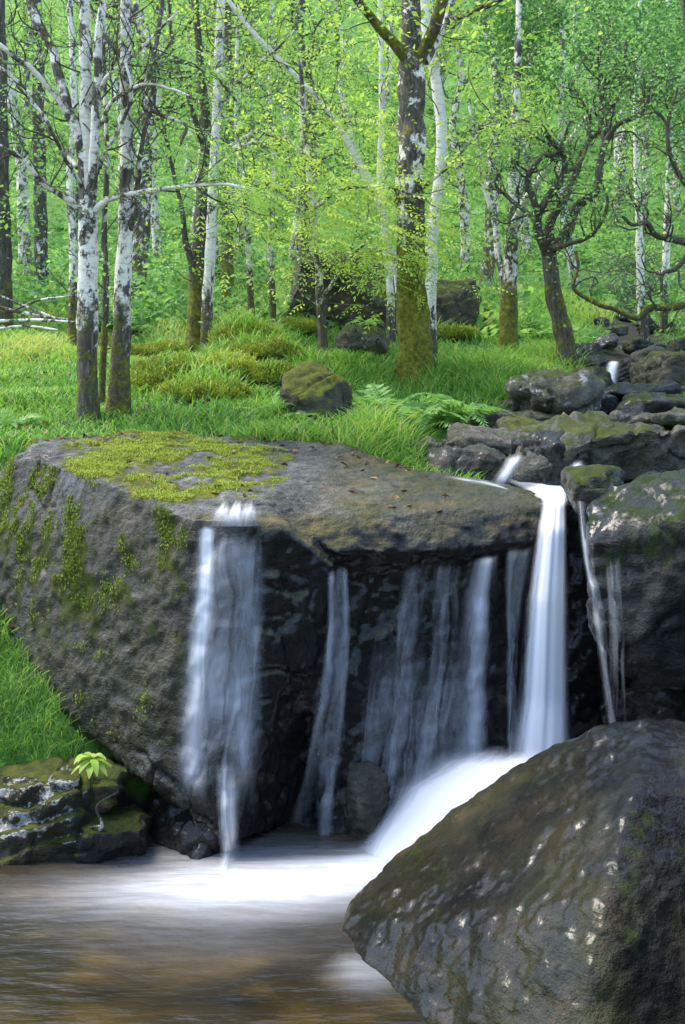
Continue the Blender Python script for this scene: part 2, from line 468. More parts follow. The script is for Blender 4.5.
def rock(name, hulls, voxel=0.03, smooth=4, amp=0.03, freq=3.0, facet=0.02, ffreq=3.0, strata=0.0, sdir=(0.2, 0.3, 1), sfreq=9,
         seed=0, tone=0.8, moss=0.0, wet=0.0, algae=0.0, lichen=0.0, mosslight=0.5, mask=None, facet_w=None, crack=0.0, label=None, cat='boulder', group=None, mat=None):
    V, Q, T = hulls_to_mesh(hulls, voxel, smooth)
    N = normals(V, Q, T)
    so = V + seed * 3.71
    d = amp * fbm(so * freq, seed, 5, 0.55)
    if facet:
        f1, f2, val = worley(so * ffreq + 0.25 * fbm(so * 2, seed + 5, 3)[:, None], seed + 9)
        fw = 1.0 if facet_w is None else facet_w(V)
        d = d + fw * (facet * (val - 0.5) * sstep(0.0, 0.10, f2 - f1) - facet * 0.5 * (1 - sstep(0, 0.05, f2 - f1)))
    if strata:
        sw = 1.0 if facet_w is None else np.clip(facet_w(V), 0, 1)
        t = so @ unit(np.array(sdir, float)) * sfreq + 0.9 * fbm(so * 1.6, seed + 3, 3)
        fr = t % 1
        d = d + sw * strata * (sstep(0, 0.85, fr) - sstep(0.88, 1.0, fr)) * sstep(-0.3, 0.5, vnoise(so * 2.2, seed + 7))
    if crack:
        c1, c2, _ = worley(so * np.array([2.0, 2.0, 1.1]) + 0.35 * fbm(so * 1.7, seed + 41, 4)[:, None], seed + 43)
        d = d - (1.0 if facet_w is None else 1 - sstep(215, 260, proj(V)[0])) * crack * (1 - sstep(0.0, 0.05, c2 - c1)) * sstep(-0.1, 0.4, vnoise(so * 1.1, seed + 45))
    d = d + amp * 0.34 * fbm(so * freq * 6, seed + 31, 4, 0.6)
    V = V + N * d[:, None]
    N = normals(V, Q, T)
    if (N[:, 2] * (V[:, 2] - V[:, 2].mean())).sum() < 0: N = -N
    A = dict(tone=np.full(len(V), tone), moss=moss * sstep(0.1, 0.75, N[:, 2]), wet=np.full(len(V), wet), algae=np.full(len(V), algae),
             lichen=np.full(len(V), lichen), mosslight=np.full(len(V), mosslight))
    if mask: mask(V, N, A)
    c = V.mean(0); org = np.array([c[0], c[1], V[:, 2].min()])
    me = mk_mesh(name, V - org, [f for f in (Q, T) if len(f)], A)
    o = put(name, me, mat or M_ROCK, loc=org)
    tag(o, label, cat, group)
    bv = BVHTree.FromPolygons([tuple(p) for p in V], [tuple(map(int, f)) for f in Q] + [tuple(map(int, f)) for f in T])
    ROCKLIST.append((bv, V.min(0), V.max(0), name))
    return o, bv, V, N
def blob(px, py, w, h, d, deep=None, seed=0, n=30, flat2=0.85):
    """angular rock hull around a picture-size box at depth d; bottom sinks under the ground"""
    r = np.random.default_rng(seed + 100)
    c = W(px, py, d); a = w / 2 / F * d; bz = h / 2 / F * d; by = deep if deep else a * 0.9
    q = unit(r.normal(size=(n, 3)))
    q = np.sign(q) * np.abs(q) ** flat2
    q /= np.abs(q).max(0) * 0.5 + 0.5
    lo = q[:, 2] < 0
    q[lo, 2] *= 1.3
    return c + q * np.array([a, by, bz])

# ---- main boulder
hA = WW([(22, 452, 5.9), (100, 480, 5.35), (190, 517, 4.92), (232, 520, 4.88), (275, 524, 4.95), (332, 566, 5.05),
         (226, 842, 4.68), (150, 786, 4.80), (60, 705, 5.2), (-30, 650, 5.75), (-60, 560, 6.0), (-10, 480, 6.1), (268, 800, 4.9),
         (150, 440, 6.5), (300, 455, 6.6), (420, 600, 6.2), (400, 800, 6.0), (100, 700, 6.4)])
hT = WW([(24, 446, 5.95), (95, 470, 5.5), (196, 502, 5.12), (262, 503, 5.16), (300, 518, 5.2), (36, 438, 6.3), (150, 431, 6.6), (320, 441, 6.8), (420, 468, 6.4),
         (330, 560, 6.0), (100, 520, 6.0), (60, 500, 6.0)])
hB = WW([(300, 560, 5.12), (322, 850, 4.96), (420, 570, 5.27), (525, 565, 5.46), (508, 785, 5.26), (420, 825, 5.05), (300, 500, 6), (520, 520, 6.2), (500, 800, 6.2), (330, 800, 6.2)])
hC = WW([(285, 520, 5.15), (335, 552, 5.06), (400, 556, 5.16), (470, 552, 5.26), (534, 543, 5.36), (548, 505, 5.5), (522, 488, 5.9), (445, 476, 6.3), (310, 447, 6.7),
         (345, 582, 5.2), (400, 585, 5.3), (475, 575, 5.4), (535, 568, 5.5), (400, 500, 5.6), (470, 515, 5.45), (340, 500, 5.45)])
hD = WW([(520, 500, 5.75), (585, 500, 5.75), (530, 780, 5.5), (650, 780, 5.5), (520, 500, 6.4), (640, 500, 6.4), (640, 790, 6.4), (520, 790, 6.4)])
def m_main(V, N, A):
    px, py = proj(V)
    nz = fbm(V * 2.3, 5, 4)
    top = sstep(0.45, 0.8, N[:, 2])
    region = sstep(40, 90, px) * (1 - sstep(235, 320, px)) * (1 - sstep(496, 512, py)) + 0.75 * np.exp(-((px - 265) / 40) ** 2 - ((py - 463) / 9) ** 2)
    A['moss'][:] = top * region * (0.60 + 0.40 * nz + 0.55 * fbm(V * 6.5, 65, 4))
    left = (1 - sstep(170, 215, px)) * (1 - top)
    streak = sstep(0.0, 0.5, fbm(V * np.array([10, 10, 4.0]), 15, 4)) 
    A['moss'] += left * (0.26 + 0.42 * streak * (1 - sstep(560, 680, py)))
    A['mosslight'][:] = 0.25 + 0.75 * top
    A['lichen'][:] = 0.12 * left + 0.2 * top * sstep(0, 0.4, fbm(V * 3, 25, 3)) * (px < 330)
    wet = sstep(165, 205, px + 12 * nz) * (1 - top * 0.4)
    flat = sstep(0.35, 0.75, N[:, 2])
    wet = np.maximum(wet * sstep(495, 520, py), sstep(300, 400, px) * 0.8) * (1 - flat * (0.93 - 0.62 * sstep(320, 430, px)))
    wet = np.maximum(wet, 0.85 * sstep(640, 760, py) * left)
    A['wet'][:] = np.clip(wet, 0, 1)
    A['wet'][:] = np.maximum(A['wet'], left * (0.32 + 0.35 * sstep(0, 0.5, nz)))
    film = sstep(0.25, 0.7, N[:, 2]) * np.maximum(sstep(280, 380, px), sstep(508, 520, py) * sstep(180, 205, px))
    A['algae'][:] = np.clip(film * 1.0 + 0.25 * wet * (1 - sstep(560, 700, py)), 0, 1)
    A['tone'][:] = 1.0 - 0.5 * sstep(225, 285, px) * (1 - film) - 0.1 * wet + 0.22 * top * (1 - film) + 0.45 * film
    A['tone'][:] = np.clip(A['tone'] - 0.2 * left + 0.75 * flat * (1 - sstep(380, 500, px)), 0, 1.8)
    A['algae'][:] = np.maximum(A['algae'], 0.45 * left)
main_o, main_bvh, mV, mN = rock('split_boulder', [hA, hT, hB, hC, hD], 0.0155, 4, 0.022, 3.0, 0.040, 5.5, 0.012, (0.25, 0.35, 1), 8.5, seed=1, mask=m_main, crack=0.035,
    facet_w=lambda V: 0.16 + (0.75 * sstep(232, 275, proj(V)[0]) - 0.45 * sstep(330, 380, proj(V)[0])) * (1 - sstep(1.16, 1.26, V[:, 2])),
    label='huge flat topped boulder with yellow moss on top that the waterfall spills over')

# ---- boulder at lower corner
hf = WW([(344, 908, 4.2), (396, 855, 4.35), (478, 801, 4.4), (538, 756, 4.4), (598, 727, 4.3), (655, 718, 4.15), (780, 736, 4.1),
         (342, 935, 4.05), (392, 1010, 3.62), (470, 1090, 3.3), (548, 1100, 3.0), (575, 1100, 2.95), (606, 905, 3.25), (628, 800, 3.6), (648, 745, 3.95),
         (760, 1100, 3.15), (790, 820, 3.8), (700, 1000, 4.6), (430, 940, 4.6)])
def m_fg(V, N, A):
    px, py = proj(V)
    rf = sstep(575, 640, px + 0.2 * (py - 850)) * sstep(735, 790, py)
    nz = fbm(V * 3, 8, 4)
    A['algae'][:] = np.clip(0.75 + 0.5 * nz - 0.7 * sstep(560, 640, px), 0, 1)
    A['wet'][:] = np.clip(0.92 + 0.25 * fbm(V * 4, 18, 3), 0, 1)
    A['tone'][:] = np.clip(0.40 + 0.45 * nz, 0, 1) - 0.55 * sstep(575, 640, px + 0.2 * (py - 850)) * sstep(735, 790, py)  # right face darkened: its shade is painted into the tone
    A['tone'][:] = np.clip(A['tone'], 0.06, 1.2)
    A['wet'][:] *= 1 - 0.5 * rf
    A['moss'][:] = 0.30 * np.exp(-(((px - 430) / 60) ** 2 + ((py - 880) / 60) ** 2)) + 0.22 * sstep(0.2, 0.7, nz) + 0.34 * rf * sstep(-0.2, 0.5, fbm(V * 5, 58, 4))
    A['mosslight'][:] = 0.1
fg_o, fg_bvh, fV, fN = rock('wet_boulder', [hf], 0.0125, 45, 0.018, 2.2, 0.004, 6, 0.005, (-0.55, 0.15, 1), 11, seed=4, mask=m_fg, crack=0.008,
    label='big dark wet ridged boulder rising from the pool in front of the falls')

# ---- boulder beside the main fall
hr = WW([(590, 505, 4.95), (640, 478, 5.0), (760, 462, 5.1), (588, 540, 4.78), (600, 640, 4.72), (628, 676, 4.75), (720, 700, 4.6), (760, 500, 4.5), (690, 520, 4.55),
         (640, 650, 4.62), (640, 530, 4.66), (590, 560, 5.4), (640, 480, 5.7), (760, 470, 5.8), (640, 660, 5.4), (800, 690, 5.5)])
hr2 = WW([(600, 690, 5.3), (760, 690, 5.2), (600, 860, 5.1), (780, 860, 5.0), (600, 690, 6), (780, 690, 6), (600, 860, 5.9), (780, 860, 5.9)])
def m_right(V, N, A):
    px, py = proj(V)
    nz = fbm(V * 3, 28, 4)
    A['moss'][:] = sstep(0.3, 0.8, N[:, 2]) * 0.12 + 0.26 * (1 - sstep(540, 610, py)) * (0.6 + 0.6 * nz) + 0.16
    A['mosslight'][:] = 0.0
    A['wet'][:] = 0.40 + 0.5 * (1 - sstep(600, 640, px))
    A['tone'][:] = np.clip(0.42 + 0.25 * nz, 0.1, 1) * (1 - 0.6 * sstep(676, 700, py))  # cave shade below the overhang painted as a darker tone
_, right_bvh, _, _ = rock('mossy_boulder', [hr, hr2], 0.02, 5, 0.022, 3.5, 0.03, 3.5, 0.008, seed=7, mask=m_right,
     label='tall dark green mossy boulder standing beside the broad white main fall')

# ---- table of other rocks: px, py, w, h, depth, deep, opts, label
def simple(name, px, py, w, h, d, label, deep=None, seed=0, voxel=None, cat='rock', group=None, npt=20, pw=0.65, **k):
    if name == 'moss_hummock': w, h, py = w * 1.2, h * 1.12, py
    size = w / F * d
    k['tone'] = k.get('tone', 0.8) * 1.7
    if k.get('wet', 0) < 0.5: k.setdefault('algae', 0.45); k['moss'] = k.get('moss', 0.0) + 0.16
    kw = dict(amp=0.045 * size, freq=1.6 / max(size, .1), facet=0.06 * size, ffreq=2.0 / max(size, .1), strata=0.055 * size, sfreq=5 / max(size, 0.1), smooth=2, sdir=(0.25 * math.sin(seed), 0.2, 1))
    kw.update(k)
    return rock(name, [blob(px, py, w, h, d, deep, seed, npt, pw)], voxel or max(0.012, size / 34), seed=seed, label=label, cat=cat, group=group, **kw)
HUM = []; HOBJ = []
def hummock_mask(V, N, A):
    A['moss'][:] = np.clip(1.3 * sstep(-0.6, 0.1, N[:, 2]), 0, 1.3); HUM.append((V, N))

simple('slab_rock', 620, 449, 230, 62, 6.3, 'long pale mossy slab rock lying across the stream above the main fall', 0.45, 11, 0.016, tone=1.0, moss=0.34, mosslight=0.35, lichen=0.12, algae=0.3)
simple('stream_rock', 548, 458, 74, 62, 6.25, 'black wet rock between the two little spouts above the main fall', 0.4, 12, tone=0.35, wet=0.8, moss=0.3, mosslight=0.1)
simple('stream_rock', 592, 487, 62, 44, 5.35, 'small rounded grey boulder wedged at the lip of the main fall', 0.22, 13, tone=0.85, wet=0.4, moss=0.45, mosslight=0.2)
simple('stream_rock', 475, 466, 84, 36, 6.75, 'low dark rock with a pale edge behind the first small spout', 0.35, 14, tone=0.7, wet=0.4, lichen=0.15)
simple('stream_rock', 430, 458, 34, 42, 6.9, 'small yellowish upright stone at the end of the row behind the boulder top', 0.2, 15, tone=1.0, moss=0.3, mosslight=0.6, algae=0.5, lichen=.1)
simple('stream_rock', 489, 441, 92, 34, 7.1, 'broad low tan stone behind the flat boulder top', 0.3, 16, tone=1.0, algae=0.35, lichen=0.25)
simple('stream_rock', 553, 400, 92, 54, 8.0, 'large grey rock with a white lichen crest beside the stream', 0.45, 17, tone=1.0, lichen=0.42, moss=0.3, mosslight=0.2)
simple('stream_rock', 524, 433, 56, 28, 7.3, 'oval pale green stone below the lichen crested rock', 0.25, 18, tone=1.0, moss=0.4, mosslight=0.5, lichen=0.15)
simple('stream_rock', 596, 406, 46, 26, 8.1, 'dark lens shaped rock just above the long slab', 0.3, 19, tone=0.55, wet=0.5, lichen=0.1)
simple('stream_rock', 580, 384, 56, 34, 9.0, 'mossy brown rock beside the upper cascade', 0.35, 20, tone=0.7, moss=0.5, mosslight=0.15)
simple('stream_rock', 640, 394, 110, 14, 8.3, 'thin black wet ledge stone under the upper cascade', 0.35, 21, tone=0.35, wet=0.8, moss=0.3, mosslight=0.1)
simple('stream_rock', 655, 410, 84, 28, 7.7, 'dark green wedge rock below the black ledge stone', 0.35, 22, tone=0.5, wet=0.6, moss=0.5, mosslight=0.05)
simple('stream_rock', 672, 374, 66, 44, 9.0, 'sloping grey brown rock on the grassy bank of the stream', 0.5, 23, tone=0.8, wet=0.2, moss=0.3, lichen=0.15)
simple('stream_rock', 628, 376, 24, 36, 9.9, 'dark upright rock hugging the upper cascade', 0.3, 24, tone=0.45, wet=0.6, moss=0.3, mosslight=0.1)
simple('stream_rock', 596, 372, 26, 34, 10.4, 'dark blocky rock on the near side of the upper cascade', 0.3, 25, tone=0.45, wet=0.6, moss=0.3, mosslight=0.1)
simple('stream_rock', 672, 416, 70, 16, 7.3, 'flat grey stone against the far edge of the slab rock', 0.3, 26, tone=0.8, moss=0.2)
_r = np.random.default_rng(5)
for k, (x, y, w, h, d) in enumerate([(545, 358, 26, 22, 11.5), (570, 362, 30, 20, 11), (590, 350, 22, 18, 12), (606, 340, 26, 16, 12.5), (640, 346, 30, 16, 12.5), (662, 352, 26, 18, 12), (618, 330, 22, 14, 14), (580, 336, 20, 14, 14),
                                     (646, 326, 24, 14, 15), (530, 368, 24, 16, 10.5), (556, 372, 22, 16, 10), (512, 378, 34, 18, 9.6), (500, 392, 30, 20, 9), (672, 330, 22, 14, 15), (600, 322, 18, 10, 16), (628, 316, 20, 10, 17)]):
    simple('stream_rock', x, y, w, h, d, 'small dark mossy stone in the tumble of stones far up the stream', None, 40 + k, tone=0.45 + 0.25 * _r.random(), wet=0.5, moss=0.5 * _r.random() + 0.1, mosslight=0.2, group='small stones up the stream')
for k, (x, y, w, h, d, lb) in enumerate([(520, 396, 44, 22, 8.7, 'flat tan stone at the back of the lichen crested rock'), (536, 420, 46, 20, 7.7, 'low brown stone wedged under the lichen crested rock'), (612, 400, 40, 18, 8.6, 'flat dark step stone below the upper cascade'),
        (632, 422, 56, 16, 7.25, 'thin grey flagstone leaning on the back of the long slab'), (664, 394, 54, 20, 8.5, 'angular brown stone on the grassy side of the ledge'), (498, 420, 44, 22, 7.7, 'angular grey stone between ferns and slab'), (576, 352, 34, 20, 11.7, 'mossy cobble at the foot of the gnarled oak'),
        (652, 360, 44, 20, 10.7, 'slanting mossy stone beside the top spill'), (684, 350, 40, 26, 10, 'big dark stone cut by the picture edge above the slab'), (460, 446, 40, 18, 7.0, 'flat buff stone touching the back edge of the flat boulder'), (508, 408, 30, 18, 8.2, 'pale angular stone in the grass edge of the stream')]):
    simple('stream_rock', x, y, w, h, d, lb, None, 140 + k, tone=0.6 + 0.4 * _r.random(), wet=0.25, moss=0.35 * _r.random(), lichen=0.2 * _r.random(), mosslight=0.25)
simple('stream_rock', 442, 432, 40, 30, 7.7, 'dark stone with white lichen flecks among the ferns', 0.25, 60, tone=0.5, lichen=0.3, moss=0.4)
simple('stream_rock', 474, 425, 24, 28, 7.8, 'small upright grey stone with a white top in the grass', 0.2, 61, tone=0.9, lichen=0.45)
simple('stream_rock', 402, 440, 44, 26, 7.4, 'brown weathered stone half hidden under the fern fronds', 0.25, 62, tone=0.8, moss=0.4, lichen=0.1)
simple('stream_rock', 487, 384, 56, 26, 9.2, 'low tan rock with pale patches on the grassy slope', 0.3, 63, tone=1.0, lichen=0.3, moss=0.2)
simple('bank_boulder', 312, 404, 76, 88, 7.5, 'egg shaped dark boulder with a mossy crown in the grass behind the flat boulder', 0.35, 64, 0.016, npt=50, pw=1.0, tone=0.6, moss=0.95, mosslight=0.75, lichen=0.16, cat='boulder')
simple('bank_boulder', 362, 341, 52, 30, 11, 'low silver grey boulder with mossy edges below the dark crag', 0.35, 65, tone=1.0, moss=0.55, mosslight=0.3, lichen=0.2, cat='boulder')
simple('crag', 348, 298, 136, 92, 13.5, 'large dark rock outcrop among the trunks with moss on its top edge', 0.9, 66, tone=0.7, moss=0.65, mosslight=0.2, lichen=0.16, cat='boulder', facet=0.14)
simple('crag', 447, 308, 58, 72, 13.5, 'dark upright rock outcrop just behind the mossy thick trunk', 0.5, 67, tone=0.5, moss=0.5, mosslight=0.2, cat='boulder')
simple('stone', 68, 427, 16, 14, 6.9, 'small white stone at the foot of the paired birches', None, 68, tone=1.0, lichen=0.5)
hum = dict(npt=90, pw=1.0, tone=0.4, mask=hummock_mask, facet=0.0, strata=0.0, mosslight=0.85, cat='moss hummock')
HOBJ.append(simple('moss_hummock', 247, 340, 60, 28, 10.3, 'flat topped yellow moss hummock in the grass by the forked trunks', 0.4, 70, **hum)[0])
HOBJ.append(simple('moss_hummock', 170, 386, 66, 50, 8.4, 'tall round moss hummock with a pale stone showing, close to the paired birches', 0.4, 71, **hum)[0])
HOBJ.append(simple('moss_hummock', 229, 374, 58, 36, 8.9, 'shaggy dome of moss between two other hummocks', 0.4, 72, **hum)[0])
HOBJ.append(simple('moss_hummock', 262, 358, 88, 26, 9.6, 'long low yellow green moss hummock above the egg shaped boulder', 0.4, 73, **hum)[0])
HOBJ.append(simple('moss_hummock', 32, 357, 90, 26, 11, 'dark edged mossy bank at the edge of the picture beyond the grass', 0.4, 74, **{**hum, 'mosslight': 0.4})[0])
HOBJ.append(simple('moss_hummock', 156, 356, 56, 20, 11.3, 'low dark green moss hummock seen between birch trunks', 0.4, 75, **{**hum, 'mosslight': 0.3})[0])
HOBJ.append(simple('moss_hummock', 300, 330, 40, 16, 12.5, 'small bright moss hummock at the foot of the dark crag', 0.4, 76, **hum)[0])
HOBJ.append(simple('moss_hummock', 96, 352, 70, 22, 11.2, 'dark green moss mound behind the paired birches', 0.4, 178, **{**hum, 'mosslight': 0.3})[0])
HOBJ.append(simple('moss_hummock', 205, 398, 76, 30, 8.0, 'broad grassy moss mound nearest the flat boulder', 0.4, 179, **hum)[0])
HOBJ.append(simple('moss_hummock', 280, 380, 48, 24, 8.7, 'small bright moss mound touching the egg shaped boulder', 0.3, 180, **hum)[0])
HOBJ.append(simple('moss_hummock', 445, 336, 56, 14, 12.5, 'thin mossy ledge behind the thick mossy trunk', 0.3, 77, **hum)[0])

def m_lichen(V, N, A):
    px, py = proj(V)
    nz = fbm(V * 6, 3, 4)
    A['lichen'][:] = np.clip(0.32 + 0.5 * sstep(0.15, 0.7, N[:, 2] * 0.6 - N[:, 1] * 0.5) + 0.35 * nz - 0.7 * sstep(838, 852, py + 15 * nz), -0.2, 0.7)
    A['moss'][:] = 0.75 * sstep(0.45, 0.8, N[:, 2])
simple('bank_rock', 38, 812, 124, 92, 4.86, 'black bank rock spattered with white lichen at the pool edge', 0.24, 80, 0.012, tone=0.35, mosslight=0.5, mask=m_lichen)
simple('bank_rock', 116, 832, 80, 46, 4.80, 'dark grooved rock sloping into the pool under the broad leaved plant', 0.2, 81, 0.012, tone=0.35, wet=0.6, moss=0.6, mosslight=0.2, strata=0.02, sfreq=22, sdir=(0.5, 0, 1))
simple('bank_rock', 100, 785, 80, 46, 4.95, 'mossy dark ledge rock tucked under the flat boulder by the leafy plant', 0.2, 82, 0.014, tone=0.4, moss=0.7, mosslight=0.3)
simple('pool_rock', 190, 832, 104, 84, 4.92, 'bluish wet rock under the foot of the lacy draped fall', 0.25, 83, 0.014, tone=0.4, wet=0.9)
simple('pool_rock', 366, 806, 44, 80, 4.95, 'small tan rock standing in the white cascade', 0.15, 84, 0.012, tone=1.0, wet=0.4, algae=0.5)
# ------------------------------------------------------------------ pool
py_, px_ = np.meshgrid(np.geomspace(0.4, 6.2, 230), np.linspace(-1, 1, 240), indexing='ij')
X = px_ * 3.6; Y = py_
P = np.stack([X.ravel(), Y.ravel(), np.zeros(X.size)], 1)
qx, qy = proj(np.stack([P[:, 0], np.maximum(P[:, 1], 0.5), P[:, 2]], 1))
flow = WW([(420, 862, 4.66), (350, 878, 4.51), (270, 886, 4.44), (190, 889, 4.41), (110, 893, 4.37), (20, 898, 4.33)])[:, :2]
inten = np.array([0.90, 0.92, 0.85, 0.60, 0.26, 0.05]); wid = np.array([0.15, 0.18, 0.21, 0.22, 0.20, 0.17])
def foam_at(x, y):
    best = np.zeros_like(x)
    for k in range(len(flow) - 1):
        for t in np.linspace(0, 1, 8):
            c = flow[k] * (1 - t) + flow[k + 1] * t
            I = inten[k] * (1 - t) + inten[k + 1] * t; s = wid[k] * (1 - t) + wid[k + 1] * t
            dy = y - c[1]
            s2 = np.where(dy < 0, s * 1.1, s * 1.1)
            best = np.maximum(best, I * np.exp(-((x - c[0]) / 0.22) ** 2 - (dy / s2) ** 2))
    return best
foam = foam_at(P[:, 0], P[:, 1])
foam = np.maximum(foam, 0.30 * np.exp(-((qx - 368) / 30) ** 2 - ((qy - 972) / 16) ** 2) * (0.5 + vnoise(P * 9, 4)))
foam = np.maximum(foam, 0.28 * np.exp(-((qx - 240) / 120) ** 2 - ((qy - 862) / 22) ** 2))
foam = np.maximum(foam, 0.10 * np.exp(-((qx - 200) / 150) ** 2 - ((qy - 920) / 40) ** 2))
P[:, 2] = 0.006 * fbm(P * np.array([2.2, 5, 1]), 6, 3) + 0.035 * np.clip(foam, 0, 1.2)
i2 = np.arange(X.size).reshape(X.shape)
pq = np.stack([i2[:-1, :-1], i2[:-1, 1:], i2[1:, 1:], i2[1:, :-1]], -1).reshape(-1, 4)
tag(put('pool_water', mk_mesh('pool_water', P, [pq], {'foam': np.clip(foam, 0, 1.3)}), M_POOL), kind='structure', label='dark brown pool with a blurred white streak of foam')

# ------------------------------------------------------------------ falling water
def poly_at(pts, t):
    pts = np.asarray(pts, float)
    s = np.concatenate([[0], np.cumsum(np.linalg.norm(np.diff(pts, axis=0), axis=1))]); s /= s[-1]
    out = np.stack([np.interp(t, s, pts[:, k]) for k in range(3)], 1)
    return out
def curtain(acc, L, R, dens, nu=40, nv=70, bulge=0.04, layers=2, gap=0.03, follow=None, seed=0, off=0.02, rough=0.006):
    L = WW(L); R = WW(R)
    for ly in range(layers):
        v = np.linspace(0, 1, nv); u = np.linspace(0, 1, nu)
        lp, rp = poly_at(L, v), poly_at(R, v)
        G = lp[:, None, :] * (1 - u)[None, :, None] + rp[:, None, :] * u[None, :, None]
        G[:, :, 1] -= bulge * np.sin(np.pi * u)[None, :]
        G[:, :, 1] -= rough * vnoise(np.stack([np.repeat(u[None], nv, 0).ravel() * 11, np.repeat(v[:, None], nu, 1).ravel() * 1.5, np.full(nu * nv, seed + ly * 5.3)], 1), seed).reshape(nv, nu)
        if follow is not None:
            hit = np.full((nv, nu), np.nan)
            for i in range(nv):
                for j in range(nu):
                    p = G[i, j]
                    h = follow.ray_cast(Vector((p[0], 2.5, p[2])), Vector((0, 1, 0)), 5)
                    if h[0] is not None and abs(h[0][1] - p[1]) < 0.6: hit[i, j] = h[0][1]
            Yc = np.where(np.isnan(hit), G[:, :, 1], hit)
            for i in range(1, nv):
                Yc[i] = np.minimum(Yc[i], Yc[i - 1] + 0.004)
            k = np.ones(5) / 5
            for _ in range(2):
                pad = np.pad(Yc, ((0, 0), (2, 2)), 'edge')
                Yc = np.minimum(Yc, sum(pad[:, q:q + nu] for q in range(5)) / 5)
            G[:, :, 1] = Yc - off
        G[:, :, 1] += ly * gap
        V = G.reshape(-1, 3)
        ii = np.arange(nu * nv).reshape(nv, nu)
        q = np.stack([ii[:-1, :-1], ii[:-1, 1:], ii[1:, 1:], ii[1:, :-1]], -1).reshape(-1, 4)
        Ug, Vg = np.meshgrid(u, v)
        wpx = np.linalg.norm(L[0] - R[0])
        D = dens(Ug, Vg) * (1 if ly == 0 else 0.75)
        acc.add(V, q, u=(Ug * max(wpx, 0.08)).ravel(), v=Vg.ravel() * np.linalg.norm(L[0] - L[-1]), dens=np.clip(D, 0, 1).ravel(), seed=float(seed * 7.1 + ly * 3.3))
def fall(name, specs, mat, label, cat='waterfall'):
    a = Acc()
    for s in specs: curtain(a, **s)
    me = a.mesh(name)
    V = np.concatenate(a.V); org = np.array([V[:, 0].mean(), V[:, 1].mean(), V[:, 2].min()])
    for vt in (0,): pass
    co = (V - org).astype(np.float32); me.vertices.foreach_set('co', co.ravel()); me.update()
    tag(put(name, me, mat, loc=org), label, cat)
edge = lambda u, e=0.25: sstep(0, e, u) * (1 - sstep(1 - e, 1, u))
# broad main fall
fall('main_waterfall', [
    dict(L=[(512, 484, 6.0), (528, 494, 5.7), (540, 503, 5.45), (533, 530, 5.33), (522, 600, 5.25), (514, 700, 5.2), (500, 775, 5.1)],
         R=[(575, 484, 6.0), (572, 494, 5.7), (569, 503, 5.45), (571, 530, 5.33), (573, 600, 5.25), (575, 700, 5.2), (580, 775, 5.1)],
         dens=lambda u, v: edge(u, 0.34) * (0.68 + 0.45 * np.exp(-((u - 0.5) / 0.38) ** 2)) * sstep(0, 0.10, v) * (1 - 0.75 * sstep(0.92, 1, v)), layers=3, seed=1, bulge=0.05)],
    M_FALL, 'broad solid white waterfall pouring between the flat boulder and the mossy one')
fall('side_waterfall', [
    dict(L=[(464, 556, 5.26), (454, 600, 5.2), (440, 680, 5.15), (420, 775, 5.05)], R=[(502, 550, 5.3), (503, 600, 5.22), (504, 680, 5.18), (508, 770, 5.1)],
         dens=lambda u, v: edge(u, 0.45) * (0.40 + 0.48 * np.exp(-((u - 0.66) / 0.2) ** 2)) * (1 - 0.25 * v) * sstep(0, 0.04, v), layers=2, seed=2, follow=main_bvh, off=0.05),
    dict(L=[(500, 548, 5.3), (506, 620, 5.25), (506, 760, 5.2)], R=[(536, 540, 5.36), (530, 620, 5.3), (524, 760, 5.2)], dens=lambda u, v: 0.42 * edge(u, 0.3) * sstep(0, 0.05, v), layers=1, seed=3, follow=main_bvh, off=0.03)],
    M_FALL, 'slender white fall dropping from the lip beside the broad main fall')
fall('thread_waterfall', [
    dict(L=[(400, 562, 5.17), (392, 620, 5.12), (384, 700, 5.08), (372, 790, 5.0)], R=[(466, 556, 5.25), (462, 640, 5.2), (456, 710, 5.16), (440, 780, 5.08)],
         dens=lambda u, v: edge(u, 0.1) * (0.27 + 0.20 * np.exp(-((u - 0.72) / 0.10) ** 2) + 0.10 * np.exp(-((u - 0.18) / 0.07) ** 2)) * (1 - 0.25 * v) * sstep(0, 0.06, v), layers=2, gap=0.012, seed=5, nu=60, follow=main_bvh, off=0.03),
    dict(L=[(352, 575, 5.06), (340, 680, 5.0), (318, 840, 4.9)], R=[(520, 560, 5.3), (512, 660, 5.25), (500, 785, 5.15)], dens=lambda u, v: 0.36 * edge(u, 0.3) * sstep(0.05, 0.6, v), layers=1, seed=25, nu=70, follow=main_bvh, off=0.02)],
    M_VEIL, 'faint smoky threads of water falling across the dark hollow under the lip')
fall('angled_waterfall', [
    dict(L=[(322, 566, 5.02), (322, 630, 4.98), (312, 700, 4.92), (288, 800, 4.86), (268, 850, 4.8)], R=[(354, 562, 5.06), (356, 640, 5.0), (352, 740, 4.95), (342, 850, 4.85)],
         dens=lambda u, v: edge(u, 0.3) * (0.36 + 0.22 * np.exp(-((u - 0.75) / 0.13) ** 2) + 0.18 * np.exp(-((u - 0.25) / 0.10) ** 2)) * (1 - 0.15 * v) * sstep(0, 0.05, v), layers=2, gap=0.015, seed=6, nu=50, follow=main_bvh, off=0.035)],
    M_VEIL, 'thin double strand of water falling from the middle of the boulder lip')
